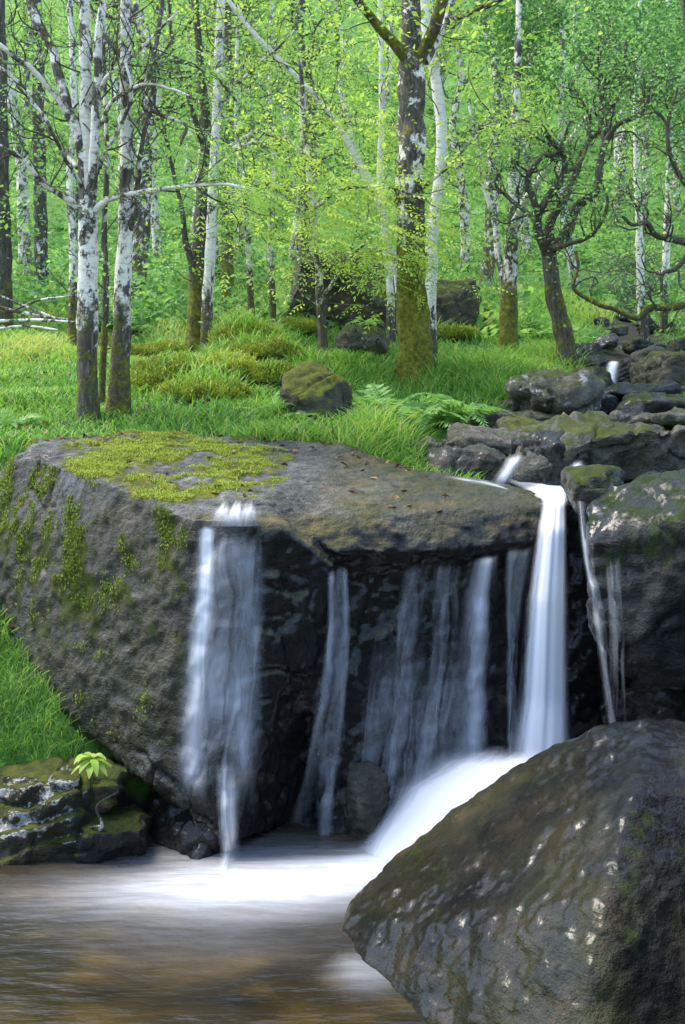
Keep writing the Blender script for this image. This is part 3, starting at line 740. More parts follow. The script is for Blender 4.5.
fall('draped_waterfall', [
    dict(L=[(196, 522, 4.9), (182, 620, 4.8), (172, 720, 4.75), (168, 820, 4.72)], R=[(272, 526, 4.95), (274, 640, 4.9), (266, 760, 4.8), (262, 830, 4.75)],
         dens=lambda u, v: edge(u, 0.2) * (0.42 + 0.10 * np.exp(-((u - 0.75) / 0.05) ** 2) + 0.24 * np.exp(-((u - 0.50 - 0.06 * v) / 0.2) ** 2) * sstep(0.35, 0.6, v)) * sstep(0, 0.08, v) * (1 - sstep(0.62 + 0.2 * np.sin(u * 9), 1.0, v)), layers=1, seed=8, nu=64, nv=90, follow=main_bvh, off=0.022),
    dict(L=[(192, 524, 4.9), (184, 600, 4.8), (174, 680, 4.75), (168, 750, 4.72), (168, 810, 4.7)], R=[(224, 522, 4.9), (224, 600, 4.85), (220, 680, 4.8), (218, 750, 4.75), (222, 816, 4.7)],
         dens=lambda u, v: edge(u, 0.5) * (0.60 + 0.3 * np.exp(-((u - 0.5) / 0.3) ** 2)) * (1 - 0.35 * v) * (1 - sstep(0.85, 1, v)) * sstep(0, 0.03, v), layers=1, seed=9, nu=30, nv=90, follow=main_bvh, off=0.035),
    dict(L=[(206, 740, 4.75), (214, 800, 4.7), (216, 872, 4.58)], R=[(250, 740, 4.78), (244, 800, 4.7), (240, 872, 4.58)], dens=lambda u, v: edge(u, 0.4) * 0.62 * sstep(0, 0.35, v) * (1 - 0.5 * sstep(0.85, 1, v)), layers=1, seed=10, nu=24, nv=40, follow=main_bvh, off=0.04)],
    M_SOFT, 'lacy white fall draped down the front corner of the flat boulder')
fall('step_waterfall', [
    dict(L=[(218, 494, 5.14), (214, 500, 5.03), (206, 512, 4.90), (202, 526, 4.83)], R=[(262, 494, 5.16), (264, 500, 5.05), (266, 512, 4.92), (268, 526, 4.86)],
         dens=lambda u, v: edge(u, 0.28) * (0.46 + 0.22 * np.exp(-((u - 0.45) / 0.3) ** 2)) * np.clip((v - 0.12 - 0.22 * np.sin(u * 13) ** 2 - 0.15 * np.sin(u * 29) ** 2) / 0.4, 0, 1) * (1 - 0.6 * sstep(0.7, 1, v)), layers=2, gap=0.01, seed=11, nu=30, nv=20, bulge=0.02)],
    M_FALL, 'tiny white step of water on top of the flat boulder above the draped fall')
fall('cascade', [
    dict(L=[(455, 740, 5.22), (418, 758, 5.12), (386, 776, 5.06), (368, 808, 4.98), (345, 848, 4.85), (300, 868, 4.65)], R=[(600, 740, 5.0), (560, 770, 4.85), (500, 822, 4.62), (440, 860, 4.5), (390, 890, 4.38), (340, 920, 4.25)],
         dens=lambda u, v: edge(u, 0.34) * (0.40 + 0.62 * np.exp(-((u - 0.58 + 0.1 * v) / 0.32) ** 2)) * sstep(0, 0.2, v) * (1 - sstep(0.6, 1, v)), layers=2, gap=0.05, bulge=0.10, seed=13, nu=60)],
    M_FOAM, 'smooth white cascade sliding from the base of the falls into the pool', 'cascade')
fall('upper_cascade', [
    dict(L=[(605, 360, 9.7), (603, 364, 9.5), (599, 378, 9.4), (597, 392, 9.3)], R=[(623, 360, 9.7), (623, 364, 9.5), (621, 378, 9.4), (619, 392, 9.3)], dens=lambda u, v: edge(u, 0.42) * (0.52 + 0.3 * np.exp(-((u - 0.45) / 0.25) ** 2)) * sstep(0, 0.25, v) * (1 - 0.4 * sstep(0.8, 1, v)), layers=2, gap=0.02, seed=15, nu=16, nv=20, bulge=0.03)],
    M_FALL, 'small bright white cascade between rocks high up the stream')
fall('top_cascade', [
    dict(L=[(624, 340, 13.2), (624, 343, 13), (622, 348, 12.9)], R=[(631, 340, 13.2), (632, 343, 13), (634, 348, 12.9)], dens=lambda u, v: 0.75 * edge(u, 0.4) * sstep(0, 0.3, v), layers=2, gap=0.02, seed=16, nu=10, nv=12, bulge=0.03)],
    M_FALL, 'tiny white spill of water, highest one visible up the stream')
fall('spout', [
    dict(L=[(506, 452, 6.15), (494, 463, 5.95), (480, 485, 5.85)], R=[(530, 450, 6.15), (525, 463, 5.95), (514, 487, 5.85)], dens=lambda u, v: edge(u, 0.5) * (0.42 + 0.33 * np.exp(-((u - 0.6) / 0.2) ** 2)) * sstep(0, 0.4, v) * (1 - 0.6 * sstep(0.75, 1, v)), layers=2, gap=0.02, seed=17, nu=16, nv=20, bulge=0.04)],
    M_FALL, 'small white spout feeding the boulder top beside the black wet rock')
fall('spout', [
    dict(L=[(568, 458, 5.9), (565, 469, 5.7), (557, 488, 5.6)], R=[(590, 458, 5.9), (585, 469, 5.7), (574, 490, 5.6)], dens=lambda u, v: 0.6 * edge(u, 0.5) * sstep(0, 0.5, v), layers=2, gap=0.02, seed=18, nu=16, nv=20, bulge=0.03)],
    M_FALL, 'small white spout squeezing out from under the long slab rock')
fall('trickle', [
    dict(L=[(574, 500, 4.95), (578, 540, 4.85), (592, 640, 4.75), (606, 730, 4.7)], R=[(586, 500, 4.95), (592, 560, 4.8), (612, 640, 4.7), (622, 730, 4.68)],
         dens=lambda u, v: edge(u, 0.3) * (0.36 + 0.2 * np.exp(-((u - 0.3) / 0.12) ** 2)) * (1 - 0.3 * v), layers=1, seed=19, nu=36, follow=right_bvh, off=0.02),
    dict(L=[(600, 560, 4.72), (606, 640, 4.66), (608, 725, 4.62)], R=[(622, 540, 4.68), (626, 640, 4.62), (628, 725, 4.6)], dens=lambda u, v: edge(u, 0.3) * 0.34 * (1 - 0.4 * v) * sstep(0, 0.1, v), layers=1, seed=20, nu=30)],
    M_VEIL, 'fine drips trickling down the side of the mossy boulder')
# stream film on the boulder top
fall('stream_water', [
    dict(L=[(470, 477, 6.3), (500, 484, 6.05), (520, 494, 5.7), (538, 506, 5.45)], R=[(600, 472, 6.1), (596, 484, 5.9), (584, 492, 5.7), (570, 505, 5.45)],
         dens=lambda u, v: edge(u, 0.45) * 0.62 * sstep(0, 0.3, v), layers=1, seed=21, nu=40, nv=24, bulge=0.02),
    dict(L=[(428, 474, 6.1), (446, 474, 6.05), (480, 478, 5.9)], R=[(478, 486, 5.9), (500, 488, 5.8), (530, 497, 5.6)], dens=lambda u, v: edge(u, 0.45) * 0.55 * sstep(0, 0.35, v), layers=1, seed=22, nu=40, nv=20, bulge=0.03)],
    M_FOAM, 'white rushing stream water gathering on the boulder top above the main fall', 'stream')
# ------------------------------------------------------------------ plant builders
def catmull(P, n):
    P = np.asarray(P, float)
    if len(P) == 2: return P[0] + (P[1] - P[0]) * np.linspace(0, 1, n)[:, None]
    Q = np.vstack([2 * P[0] - P[1], P, 2 * P[-1] - P[-2]])
    t = np.linspace(0, len(P) - 1 - 1e-6, n); i = t.astype(int); f = (t - i)[:, None]
    a, b, c, d = Q[i], Q[i + 1], Q[i + 2], Q[i + 3]
    return 0.5 * (2 * b + (c - a) * f + (2 * a - 5 * b + 4 * c - d) * f ** 2 + (3 * b - 3 * c + d - a) * f ** 3)
def tube(acc, P, R, sides=8, white=0.0, moss=0.0, lump=0.08, seed=0):
    P = np.asarray(P, float); R = np.asarray(R, float); n = len(P)
    T = unit(np.gradient(P, axis=0))
    ref = np.array([0.13, 0.97, 0.2]) if abs(T[:, 2]).mean() > 0.5 else np.array([0.1, 0.2, 0.97])
    A = unit(np.cross(T, ref)); B = np.cross(T, A)
    th = np.linspace(0, 2 * np.pi, sides, endpoint=False)
    V = P[:, None] + R[:, None, None] * (np.cos(th)[None, :, None] * A[:, None] + np.sin(th)[None, :, None] * B[:, None])
    V = V.reshape(-1, 3)
    if lump:
        c = np.repeat(P, sides, 0); k = lump * fbm(V * 9 + seed, seed, 3) + lump * 1.3 * vnoise(V * np.array([14, 14, 5]) + seed, seed + 3)
        V = c + (V - c) * (1 + k)[:, None]
    i = np.arange(n * sides).reshape(n, sides); j = np.roll(i, -1, 1)
    q = np.stack([i[:-1], j[:-1], j[1:], i[1:]], -1).reshape(-1, 4)
    w = np.repeat(np.broadcast_to(white, (n,)), sides); m = np.repeat(np.broadcast_to(moss, (n,)), sides)
    acc.add(V, q, white=w, moss=m, along=np.repeat(np.linspace(0, 1, n), sides))
def twig(acc, p, d, L, r, lvl, rng, tips, crook=0.5, up=0.1, white=0.2, moss=0.0, kids=3, spread=0.9):
    n = max(3, int(4 + lvl * 2)); pts = [np.array(p, float)]; d = unit(np.array(d, float))
    for k in range(n):
        d = unit(d + rng.normal(size=3) * crook * 0.45 + np.array([0, 0, up]))
        pts.append(pts[-1] + d * L / n)
    pts = np.array(pts); sm = catmull(pts, n * 2 + 1)
    tube(acc, sm, np.linspace(r, r * 0.4, len(sm)), 5 if lvl < 2 else 6, white, moss, 0.0)
    if lvl == 0:
        tips.append((pts[-1], d)); tips.append((pts[n // 2], d)); return
    for k in range(kids):
        f = rng.uniform(0.3, 1.0); i = min(int(f * n), n - 1)
        side = unit(np.cross(unit(pts[i + 1] - pts[i]), rng.normal(size=3)))
        nd = unit(unit(pts[i + 1] - pts[i]) * 0.7 + side * spread)
        twig(acc, pts[i], nd, L * rng.uniform(0.4, 0.7), r * 0.55 * (1 - 0.3 * f), lvl - 1, rng, tips, crook, up, white, moss, kids, spread)
    tips.append((pts[-1], d))
def leaves(acc, C, size, rng, elong=1.6, tint=(0, 1), flat=0.5, dirv=None):
    """one small folded rhombus per centre"""
    n = len(C)
    N = rng.normal(size=(n, 3)); N[:, 2] = np.abs(N[:, 2]) + flat; N = unit(N)
    D = rng.normal(size=(n, 3)) if dirv is None else dirv + 0.55 * rng.normal(size=(n, 3))
    D = unit(D - N * (D * N).sum(1, keepdims=True)); S = np.cross(N, D)
    s = size * rng.uniform(0.6, 1.35, n)[:, None]
    V = np.stack([C - D * s * elong * 0.5, C + S * s * 0.5 - D * s * 0.05 + N * s * 0.06, C + D * s * elong * 0.5 - N * s * 0.12, C - S * s * 0.5 - D * s * 0.05 + N * s * 0.06], 1)
    t = rng.uniform(tint[0], tint[1], n)
    acc.add(V.reshape(-1, 3), np.arange(4 * n).reshape(n, 4), tint=np.repeat(t, 4))
def fronds(acc, O, D, L, rng, pairs=8, wid=0.32, droop=0.5, tint=(0.2, 0.9), upn=None, taper=True, rib=0.004, gap=0.62):
    """pinnate fronds: arching midrib with paired leaflets"""
    O = np.asarray(O, float); n = len(O); D = unit(np.asarray(D, float)); L = np.broadcast_to(L, (n,)).astype(float)
    U = np.tile([0, 0, 1.0], (n, 1)) + 0.25 * rng.normal(size=(n, 3))
    S = unit(np.cross(D, U)); Nn = np.cross(S, D)
    tl = np.linspace(0.12, 1.0, pairs)
    tn = rng.uniform(*tint, n)
    for t in tl:
        c = O + D * (L * t)[:, None] + np.array([0, 0, -1]) * (droop * L * t * t)[:, None]
        tang = unit(D + np.array([0, 0, -1]) * (2 * droop * t))
        ll = L * wid * ((1 - 0.92 * t ** 1.3) * (0.55 + 0.45 * min(1, t / 0.3)) if taper else np.full(n, 0.8))
        w = np.maximum(L * gap / pairs, 0.0)
        for sg in (-1, 1):
            ld = unit(S * sg * 0.9 + tang * 0.42 - np.array([0, 0, 0.18]) + 0.08 * rng.normal(size=(n, 3)))
            a = tang * (w * 0.5)[:, None]
            V = np.stack([c - a * 0.5, c + ld * (ll * 0.5)[:, None] - a, c + ld * ll[:, None], c + ld * (ll * 0.5)[:, None] + a], 1)
            acc.add(V.reshape(-1, 3), np.arange(4 * n).reshape(n, 4), tint=np.repeat(np.clip(tn + 0.12 * rng.normal(size=n), 0, 1), 4))
    if rib:
        ts = np.linspace(0, 1, 5)
        c = np.stack([O + D * (L * t)[:, None] + np.array([0, 0, -1]) * (droop * L * t * t)[:, None] for t in ts], 1)
        a = S[:, None] * rib
        V = np.concatenate([c - a, c + a], 2).reshape(n, 10, 3) if False else np.stack([c - a, c + a], 2).reshape(n, 10, 3)
        q = np.array([[2 * k, 2 * k + 1, 2 * k + 3, 2 * k + 2] for k in range(4)])
        acc.add(V.reshape(-1, 3), (q[None] + 10 * np.arange(n)[:, None, None]).reshape(-1, 4), tint=0.35)

def spray_cloud(acc, px, py, d, rx, ry, n, rng, L=(0.14, 0.26), pairs=6, wind=(0.7, -0.15, -0.15), depth=0.5, tint=(0.1, 1), wid=0.34, droop=0.35):
    c = W(px, py, d); k = d / F
    q = rng.normal(size=(n, 3)) * np.array([rx * k * 0.55, depth * 0.5, ry * k * 0.55])
    # layered, nearly flat shelves
    q[:, 2] = np.round(q[:, 2] / 0.10) * 0.10 + rng.normal(size=n) * 0.025 - 0.12 * np.abs(q[:, 0])
    D = rng.normal(size=(n, 3)) * np.array([0.8, 0.8, 0.22]) + np.array(wind)
    fronds(acc, c + q, D, rng.uniform(*L, n), rng, pairs, wid, droop, tint, rib=0.0)

LEAFSETS = {'green': M_LEAF, 'lime': M_LIME, 'dark': M_DARKLEAF}
def hero(name, label, trunk, white=0.5, moss=(0.8, 0.1), limbs=(), nt=10, twL=0.6, twlvl=1, leaf='green', leafn=8, leafs=0.045, spread=0.14, clouds=(), blobs=(), seed=0, crook=0.6,
         cat='tree', group=None, sides=14, twr=0.006, twhite=0.25, tstart=0.3, lump=0.10, twup=0.12):
    rng = np.random.default_rng(seed + 500); leafs *= 0.66; leafn = int(leafn * 1.5)
    P = WW([t[:3] for t in trunk]); R = np.array([t[3] * 0.5 * t[2] / F for t in trunk])
    base = P[0].copy(); base[2] = float(ground_z(base[:1], base[1:2])[0]); base[2] = min(base[2], P[0][2] + 0.1)
    P = np.vstack([P[0] - [0, 0, max(0.15, P[0][2] - base[2] + 0.12)], P]); R = np.concatenate([[R[0] * 1.35], R])
    root = empty(name, base); tag(root, label, cat, group)
    n = 12 + 8 * len(P)
    C = catmull(P, n); Rr = np.interp(np.linspace(0, len(P) - 1, n), np.arange(len(P)), R)
    hgt = C[:, 2] - base[2]
    ml = moss[1] + (moss[0] - moss[1]) * (1 - sstep(0.1, 1.7, hgt))
    wh = white * (0.35 + 0.65 * sstep(0.0, 1.2, hgt)) if white > 0.3 else np.full(n, white)
    a = Acc(); tube(a, C, Rr, sides, wh, ml, lump, seed)
    tips = []
    def side_twigs(acc, Cc, Rc, num, lo=0.3):
        for k in range(num):
            i = int(rng.uniform(lo, 0.98) * (len(Cc) - 2)); t = unit(Cc[i + 1] - Cc[i])
            sd = unit(np.cross(t, rng.normal(size=3))); sd[1] *= 0.7
            twig(acc, Cc[i], t * 0.55 + sd * 0.9, twL * rng.uniform(0.6, 1.3), max(twr * 0.6, min(Rc[i] * 0.5, twr)), twlvl, rng, tips, crook, twup, twhite, 0.1)
    side_twigs(a, C, Rr, nt, tstart)
    put('trunk', a.mesh('trunk', base), M_BARK, root)
    trunk_tips = len(tips)
    for lb in limbs:
        pts = WW([q[:3] for q in lb['p']]); rr = np.array([q[3] * 0.5 * q[2] / F for q in lb['p']])
        m = 6 + 7 * len(pts); cc = catmull(pts, m); r2 = np.interp(np.linspace(0, len(pts) - 1, m), np.arange(len(pts)), rr)
        cc = cc + np.stack([fbm(cc * 3.1, seed + 3, 3), fbm(cc * 3.1, seed + 4, 3), fbm(cc * 3.1, seed + 5, 3)], 1) * 0.016 * sstep(0, 0.15, np.linspace(0, 1, m))[:, None]
        la = Acc(); tube(la, cc, r2, 8, lb.get('w', white * 0.6), lb.get('m', 0.25), 0.06, seed)
        side_twigs(la, cc, r2, lb.get('tw', 5), 0.25)
        lo_ = put('limb', la.mesh('limb', base), M_BARK, root)
        if leafn and len(tips) > trunk_tips:
            fa = Acc(); tp = np.array([t[0] for t in tips[trunk_tips:]]); td = np.array([t[1] for t in tips[trunk_tips:]]); k = np.repeat(np.arange(len(tp)), leafn)
            leaves(fa, tp[k] + rng.normal(size=(len(k), 3)) * np.array([spread, spread, spread * 0.5]), leafs, rng, dirv=td[k])
            put('foliage', fa.mesh('foliage', base, smooth=False), LEAFSETS[leaf], lo_)
            del tips[trunk_tips:]
    cr = Acc()
    if leafn and tips:
        tp = np.array([t[0] for t in tips]); td = np.array([t[1] for t in tips])
        k = np.repeat(np.arange(len(tp)), leafn)
        leaves(cr, tp[k] + rng.normal(size=(len(k), 3)) * np.array([spread, spread, spread * 0.5]), leafs, rng, dirv=td[k])
    for c in clouds:
        spray_cloud(cr, *c[:6], rng, **(c[6] if len(c) > 6 else {}))
    for (px, py, d, rx, ry, cnt, s, dep) in blobs:
        c = W(px, py, d); q = rng.normal(size=(cnt, 3)); q /= np.linalg.norm(q, axis=1, keepdims=True); q *= rng.uniform(0, 1, (cnt, 1)) ** 0.45
        q = q * np.array([rx * d / F, dep, ry * d / F])
        g = fbm((c + q) * 2.6, seed, 3); keep = g > -0.12
        leaves(cr, (c + q)[keep], s, rng)
    if cr.n: put('crown', cr.mesh('crown', base, smooth=False), LEAFSETS[leaf], root)
    return root
# ------------------------------------------------------------------ trees one can tell apart
def L(*p, **k): return dict(p=p, **k)
hero('birch_tree', 'birch forking low into many bare grey stems, in the pair by the flat boulder',
     [(88, 440, 7.0, 27), (88, 400, 7.0, 23), (87, 330, 7.0, 20), (88, 260, 7.0, 18.5), (89, 222, 7.0, 20), (88, 200, 7.0, 17)], 0.56, (0.50, 0.05), [
     L((88, 212, 7, 16), (79, 150, 7.0, 12), (69, 110, 7.0, 11), (54, 60, 7.05, 10), (38, 20, 7.1, 9), (20, -40, 7.2, 8), w=0.40, m=0.3, tw=7),
     L((88, 208, 7, 16), (86, 150, 7.0, 14), (88, 100, 7.0, 13), (86, 50, 7.0, 12), (84, -40, 7, 10), w=0.60, m=0.1, tw=6),
     L((90, 206, 7, 12), (94, 140, 6.9, 10), (98, 80, 6.9, 9), (103, 0, 6.9, 8), (104, -50, 6.9, 7), w=0.55, m=0.15, tw=6),
     L((86, 212, 7, 9), (62, 196, 6.9, 7), (40, 180, 6.8, 6), (20, 157, 6.7, 5), (0, 147, 6.6, 5), (-30, 138, 6.5, 4), w=0.50, tw=5),
     L((92, 214, 7, 9), (110, 198, 6.9, 7), (140, 190, 6.8, 6), (178, 188, 6.7, 4.5), (225, 183, 6.6, 3.5), (255, 190, 6.5, 2.5), w=0.60, tw=6),
     L((94, 178, 7, 6), (106, 152, 6.9, 5), (126, 120, 6.8, 4), (133, 96, 6.7, 3.5), (126, 60, 6.7, 2.5), w=0.50, tw=4),
     L((70, 118, 7, 7), (48, 88, 6.9, 6), (22, 62, 6.8, 5.5), (0, 46, 6.7, 5), (-30, 30, 6.7, 4), w=0.55, tw=4),
     L((78, 168, 7, 5), (52, 138, 7.2, 4), (34, 100, 7.3, 3.5), (6, 72, 7.3, 3), (-20, 60, 7.4, 2.5), w=0.40, tw=4),
     L((84, 190, 7, 5), (60, 150, 6.7, 4), (40, 110, 6.6, 3.4), (10, 80, 6.6, 3), w=0.40, tw=4),
     L((98, 90, 6.9, 5), (120, 70, 6.8, 4), (150, 40, 6.8, 3.2), (178, 10, 6.8, 2.6), w=0.55, tw=4),
     L((98, 130, 6.9, 5), (118, 100, 6.7, 4), (150, 85, 6.6, 3), (190, 96, 6.5, 2.2), w=0.55, tw=4)],
     nt=0, twL=0.6, twlvl=1, leafn=1, leafs=0.028, clouds=[(185, 150, 6.7, 60, 16, 44), (195, 186, 6.6, 55, 12, 30), (170, 60, 6.9, 50, 20, 26), (40, 40, 7.6, 50, 40, 8)], seed=1, leaf='green')
hero('birch_tree', 'straight single stemmed birch with mossy dark foot, in the pair by the flat boulder',
     [(117, 432, 7.15, 25), (119, 385, 7.15, 22), (122, 330, 7.15, 19), (123, 280, 7.15, 16.5), (126, 215, 7.15, 14), (127, 150, 7.15, 13.5), (126, 80, 7.15, 12.5), (126, 0, 7.15, 11), (128, -60, 7.15, 10)], 0.54, (0.58, 0.05), [
     L((127, 240, 7.15, 7), (136, 200, 7.1, 6), (142, 150, 7.0, 5), (150, 100, 7.0, 5), (158, 40, 7.0, 5), (164, -30, 7, 4), w=0.3, tw=6),
     L((127, 130, 7.15, 6), (145, 110, 7.1, 5), (165, 115, 7.0, 4), (185, 128, 6.9, 3), (180, 146, 6.9, 2.5), w=0.4, tw=3),
     L((127, 95, 7.15, 6), (150, 75, 7.2, 5), (175, 60, 7.3, 4), (215, 75, 7.4, 3.5), (240, 105, 7.4, 3), w=0.35, tw=5),
     L((125, 60, 7.15, 6), (108, 40, 7.2, 4), (90, 10, 7.3, 3.5), (80, -20, 7.3, 3), w=0.3, tw=3)],
     nt=10, twL=0.5, leafn=1, leafs=0.028, tstart=0.5, clouds=[(180, 60, 7.2, 60, 30, 30), (215, 100, 7.4, 40, 25, 22), (150, 110, 7.2, 30, 30, 14)], seed=2)
hero('slim_birch', 'very slim brown birch stem between the paired birches', [(101, 428, 7.5, 8), (103, 360, 7.5, 7), (106, 290, 7.5, 7), (104, 230, 7.5, 6), (107, 160, 7.5, 5), (104, 60, 7.5, 4), (100, -30, 7.5, 4)], 0.35, (0.6, 0.2), nt=10, twL=0.4, leafn=4, leafs=0.04, seed=3, sides=8)
hero('slim_birch', 'slim patchy birch stem standing just behind the forked birch', [(72, 348, 10.5, 11), (73, 300, 10.5, 10), (73, 240, 10.5, 9), (70, 180, 10.5, 8), (74, 100, 10.5, 7), (70, 0, 10.5, 6), (70, -60, 10.5, 5)], 0.55, (0.6, 0.1), nt=14, twL=0.7, leafn=8, leafs=0.05, seed=4, sides=8)
hero('grey_tree', 'thick grey trunk cut by the edge of the picture beside the dead sticks', [(2, 338, 13, 20), (3, 280, 13, 18), (2, 220, 13, 16), (1, 130, 13, 14), (0, 40, 13, 12), (-2, -60, 13, 10)], 0.12, (0.5, 0.1), nt=12, twL=0.9, leafn=8, leafs=0.06, seed=5)
hero('grey_tree', 'smooth pale grey trunk farther up the slope, next past the thick grey one', [(40, 308, 17, 16), (41, 250, 17, 14), (40, 180, 17, 13), (38, 100, 17, 11), (37, 0, 17, 9), (38, -60, 17, 8)], 0.30, (0.2, 0.0), nt=14, twL=1.0, leafn=8, leafs=0.07, seed=6)
hero('dark_tree', 'dark bare barked tree whose trunk crosses a white birch in the middle of the grass', [(195, 362, 11.4, 20), (196, 310, 11.4, 17), (199, 250, 11.4, 15), (203, 195, 11.4, 14), (206, 130, 11.4, 11), (200, 60, 11.4, 8), (192, -40, 11.4, 6)], 0.12, (0.7, 0.25), [
     L((196, 290, 11.4, 8), (188, 250, 11.3, 7), (182, 210, 11.2, 5), (170, 160, 11.2, 4), (160, 110, 11.2, 3), w=0.1, tw=5),
     L((205, 150, 11.4, 7), (192, 110, 11.2, 5), (175, 60, 11.2, 4), (168, 0, 11.2, 3), w=0.1, tw=5)], nt=12, twL=0.7, leafn=5, leafs=0.05, seed=7)
hero('birch_tree', 'white patched birch leaning close against the dark bare trunk', [(206, 363, 11.2, 14), (207, 320, 11.2, 13), (210, 260, 11.2, 11), (213, 190, 11.2, 10), (216, 120, 11.2, 9), (219, 50, 11.2, 9), (223, -50, 11.2, 8)], 0.66, (0.5, 0.0), [
     L((217, 110, 11.2, 5), (235, 85, 11, 4), (262, 60, 10.9, 3), (295, 30, 10.8, 2), w=0.4, tw=5), L((214, 160, 11.2, 5), (240, 145, 11, 4), (275, 140, 10.9, 3), (310, 150, 10.8, 2), w=0.4, tw=5)],
     nt=16, twL=0.8, leafn=5, leafs=0.045, clouds=[(250, 70, 10.8, 50, 30, 50), (320, 40, 10.8, 60, 34, 60), (280, 140, 10.6, 50, 20, 40)], leaf='lime', seed=8)
# thick mossy central tree
hero('mossy_tree', 'thick forking tree with a yellow moss sleeve round its foot',
     [(414, 385, 9.0, 42), (414, 350, 9.0, 36), (412, 300, 9.0, 31), (411, 240, 9.0, 29), (411, 190, 9.0, 27), (412, 120, 9.0, 25), (412, 70, 9.0, 25), (411, 30, 9.0, 20), (411, -60, 9.0, 17)], 0.36, (1.05, 0.30), [
     L((411, 66, 9.0, 12), (396, 46, 8.9, 11), (376, 22, 8.8, 9), (360, 2, 8.7, 8), (346, -30, 8.6, 7), w=0.0, m=0.7, tw=3),
     L((416, 66, 9.0, 14), (428, 42, 8.9, 13), (439, 16, 8.8, 12), (450, -30, 8.7, 10), w=0.0, m=0.65, tw=3),
     L((424, 62, 9.1, 10), (436, 42, 9.2, 10), (447, 20, 9.2, 9), (456, -30, 9.3, 9), w=0.5, m=0.1, tw=2),
     L((446, 22, 9.2, 6), (470, 13, 9.1, 6), (496, 2, 9.0, 5), (520, -12, 8.9, 4), w=0.4, m=0.5, tw=4),
     L((420, 190, 9.0, 4), (450, 165, 8.7, 3), (480, 130, 8.5, 3), (505, 116, 8.3, 3), (530, 122, 8.2, 2), w=0.4, tw=4)],
     nt=6, twL=0.5, leafn=4, leafs=0.05, tstart=0.55, leaf='lime', seed=9, sides=22, lump=0.14,
     clouds=[(445, 165, 8.6, 34, 20, 30), (495, 78, 8.6, 36, 14, 30), (520, 112, 8.3, 28, 10, 26), (500, 132, 8.4, 30, 8, 18), (470, 150, 8.5, 28, 16, 20), (415, 245, 8.5, 24, 20, 16)])
hero('birch_tree', 'pale pinkish curving birch just behind the thick mossy tree', [(430, 325, 10.6, 13), (431, 280, 10.6, 12), (433, 225, 10.6, 12), (439, 180, 10.6, 11), (442, 140, 10.6, 11), (438, 95, 10.6, 11), (431, 55, 10.6, 11), (425, 15, 10.6, 11), (422, -50, 10.6, 10)], 0.85, (0.3, -0.1), nt=10, twL=0.7, leafn=6, leafs=0.05, leaf='lime', seed=10, tstart=0.45)
# gnarled oak
hero('oak_tree', 'black gnarled oak with crooked spreading limbs above the stream rocks',
     [(566, 352, 10.4, 23), (561, 322, 10.4, 18), (553, 290, 10.4, 16), (550, 262, 10.4, 15), (550, 244, 10.4, 12)], 0.0, (0.5, 0.15), [
     L((548, 256, 10.4, 11), (538, 232, 10.3, 9), (542, 208, 10.2, 8), (560, 180, 10.1, 7), (563, 156, 10.1, 6), (549, 137, 10.0, 5), (540, 126, 10, 3), w=0, m=0.1, tw=7),
     L((550, 250, 10.4, 11), (549, 222, 10.5, 9), (562, 203, 10.5, 8), (574, 176, 10.6, 7), (586, 142, 10.6, 6), (600, 128, 10.6, 5), (600, 84, 10.6, 4), (594, 56, 10.6, 3), w=0, m=0.1, tw=9),
     L((553, 250, 10.4, 13), (568, 231, 10.3, 11), (575, 209, 10.3, 9), (594, 193, 10.2, 9), (600, 170, 10.2, 8), (606, 144, 10.2, 7), (618, 126, 10.1, 5), (643, 113, 10, 4), (651, 84, 10, 3), (660, 50, 10, 2), w=0, m=0.1, tw=10),
     L((538, 214, 10.2, 7), (529, 180, 10.1, 6), (541, 156, 10.0, 5), (556, 150, 10.0, 4), (570, 120, 9.9, 3), w=0, tw=6),
     L((605, 146, 10.2, 6), (601, 108, 10.3, 5), (607, 84, 10.3, 4), (622, 68, 10.3, 3.5), (626, 40, 10.3, 3), w=0, tw=8),
     L((552, 250, 10.4, 8), (570, 242, 10, 5), (590, 236, 9.8, 4), (603, 222, 9.7, 3.5), (608, 200, 9.7, 3), (602, 186, 9.7, 2), w=0, tw=5),
     L((542, 236, 10.3, 6), (528, 214, 10.5, 5), (508, 196, 10.6, 4), (492, 186, 10.7, 3), w=0, tw=5),
     L((566, 172, 10.1, 4), (584, 158, 10.3, 4), (590, 120, 10.5, 3), (575, 90, 10.6, 2.5), w=0, tw=6)],
     nt=3, twL=0.5, twlvl=2, twr=0.012, twhite=0.0, crook=0.8, leaf='dark', leafn=3, leafs=0.036, spread=0.18, seed=11, tstart=0.8,
     blobs=[(560, 24, 12.3, 84, 56, 6600, 0.032, 1.0), (640, 24, 12.0, 74, 60, 6600, 0.032, 1.0), (500, 16, 12.6, 60, 44, 3600, 0.032, 0.9), (610, 100, 12.5, 60, 30, 1500, 0.032, 0.8), (520, 90, 12.6, 40, 30, 1200, 0.032, 0.7), (670, 100, 12.2, 30, 40, 1400, 0.032, 0.8)])
hero('patchy_tree', 'rough trunk with peeling white patches between the thick mossy tree and the oak', [(508, 350, 11.6, 22), (509, 310, 11.6, 18), (511, 260, 11.6, 14), (513, 210, 11.6, 12), (514, 160, 11.6, 10), (517, 90, 11.6, 8), (520, -20, 11.6, 6)], 0.46, (0.75, 0.1), [
     L((512, 228, 11.6, 9), (531, 192, 11.2, 8), (548, 168, 11.0, 7), (564, 147, 10.9, 6), (581, 125, 10.8, 5), (604, 90, 10.7, 3), w=0.75, m=0, tw=4),
     L((508, 300, 11.6, 8), (500, 260, 11.7, 7), (494, 222, 11.8, 6), (482, 180, 11.9, 5), (477, 145, 11.9, 4), (470, 100, 12, 3), w=0.5, tw=5)], nt=14, twL=0.7, leafn=6, leafs=0.05, seed=12)
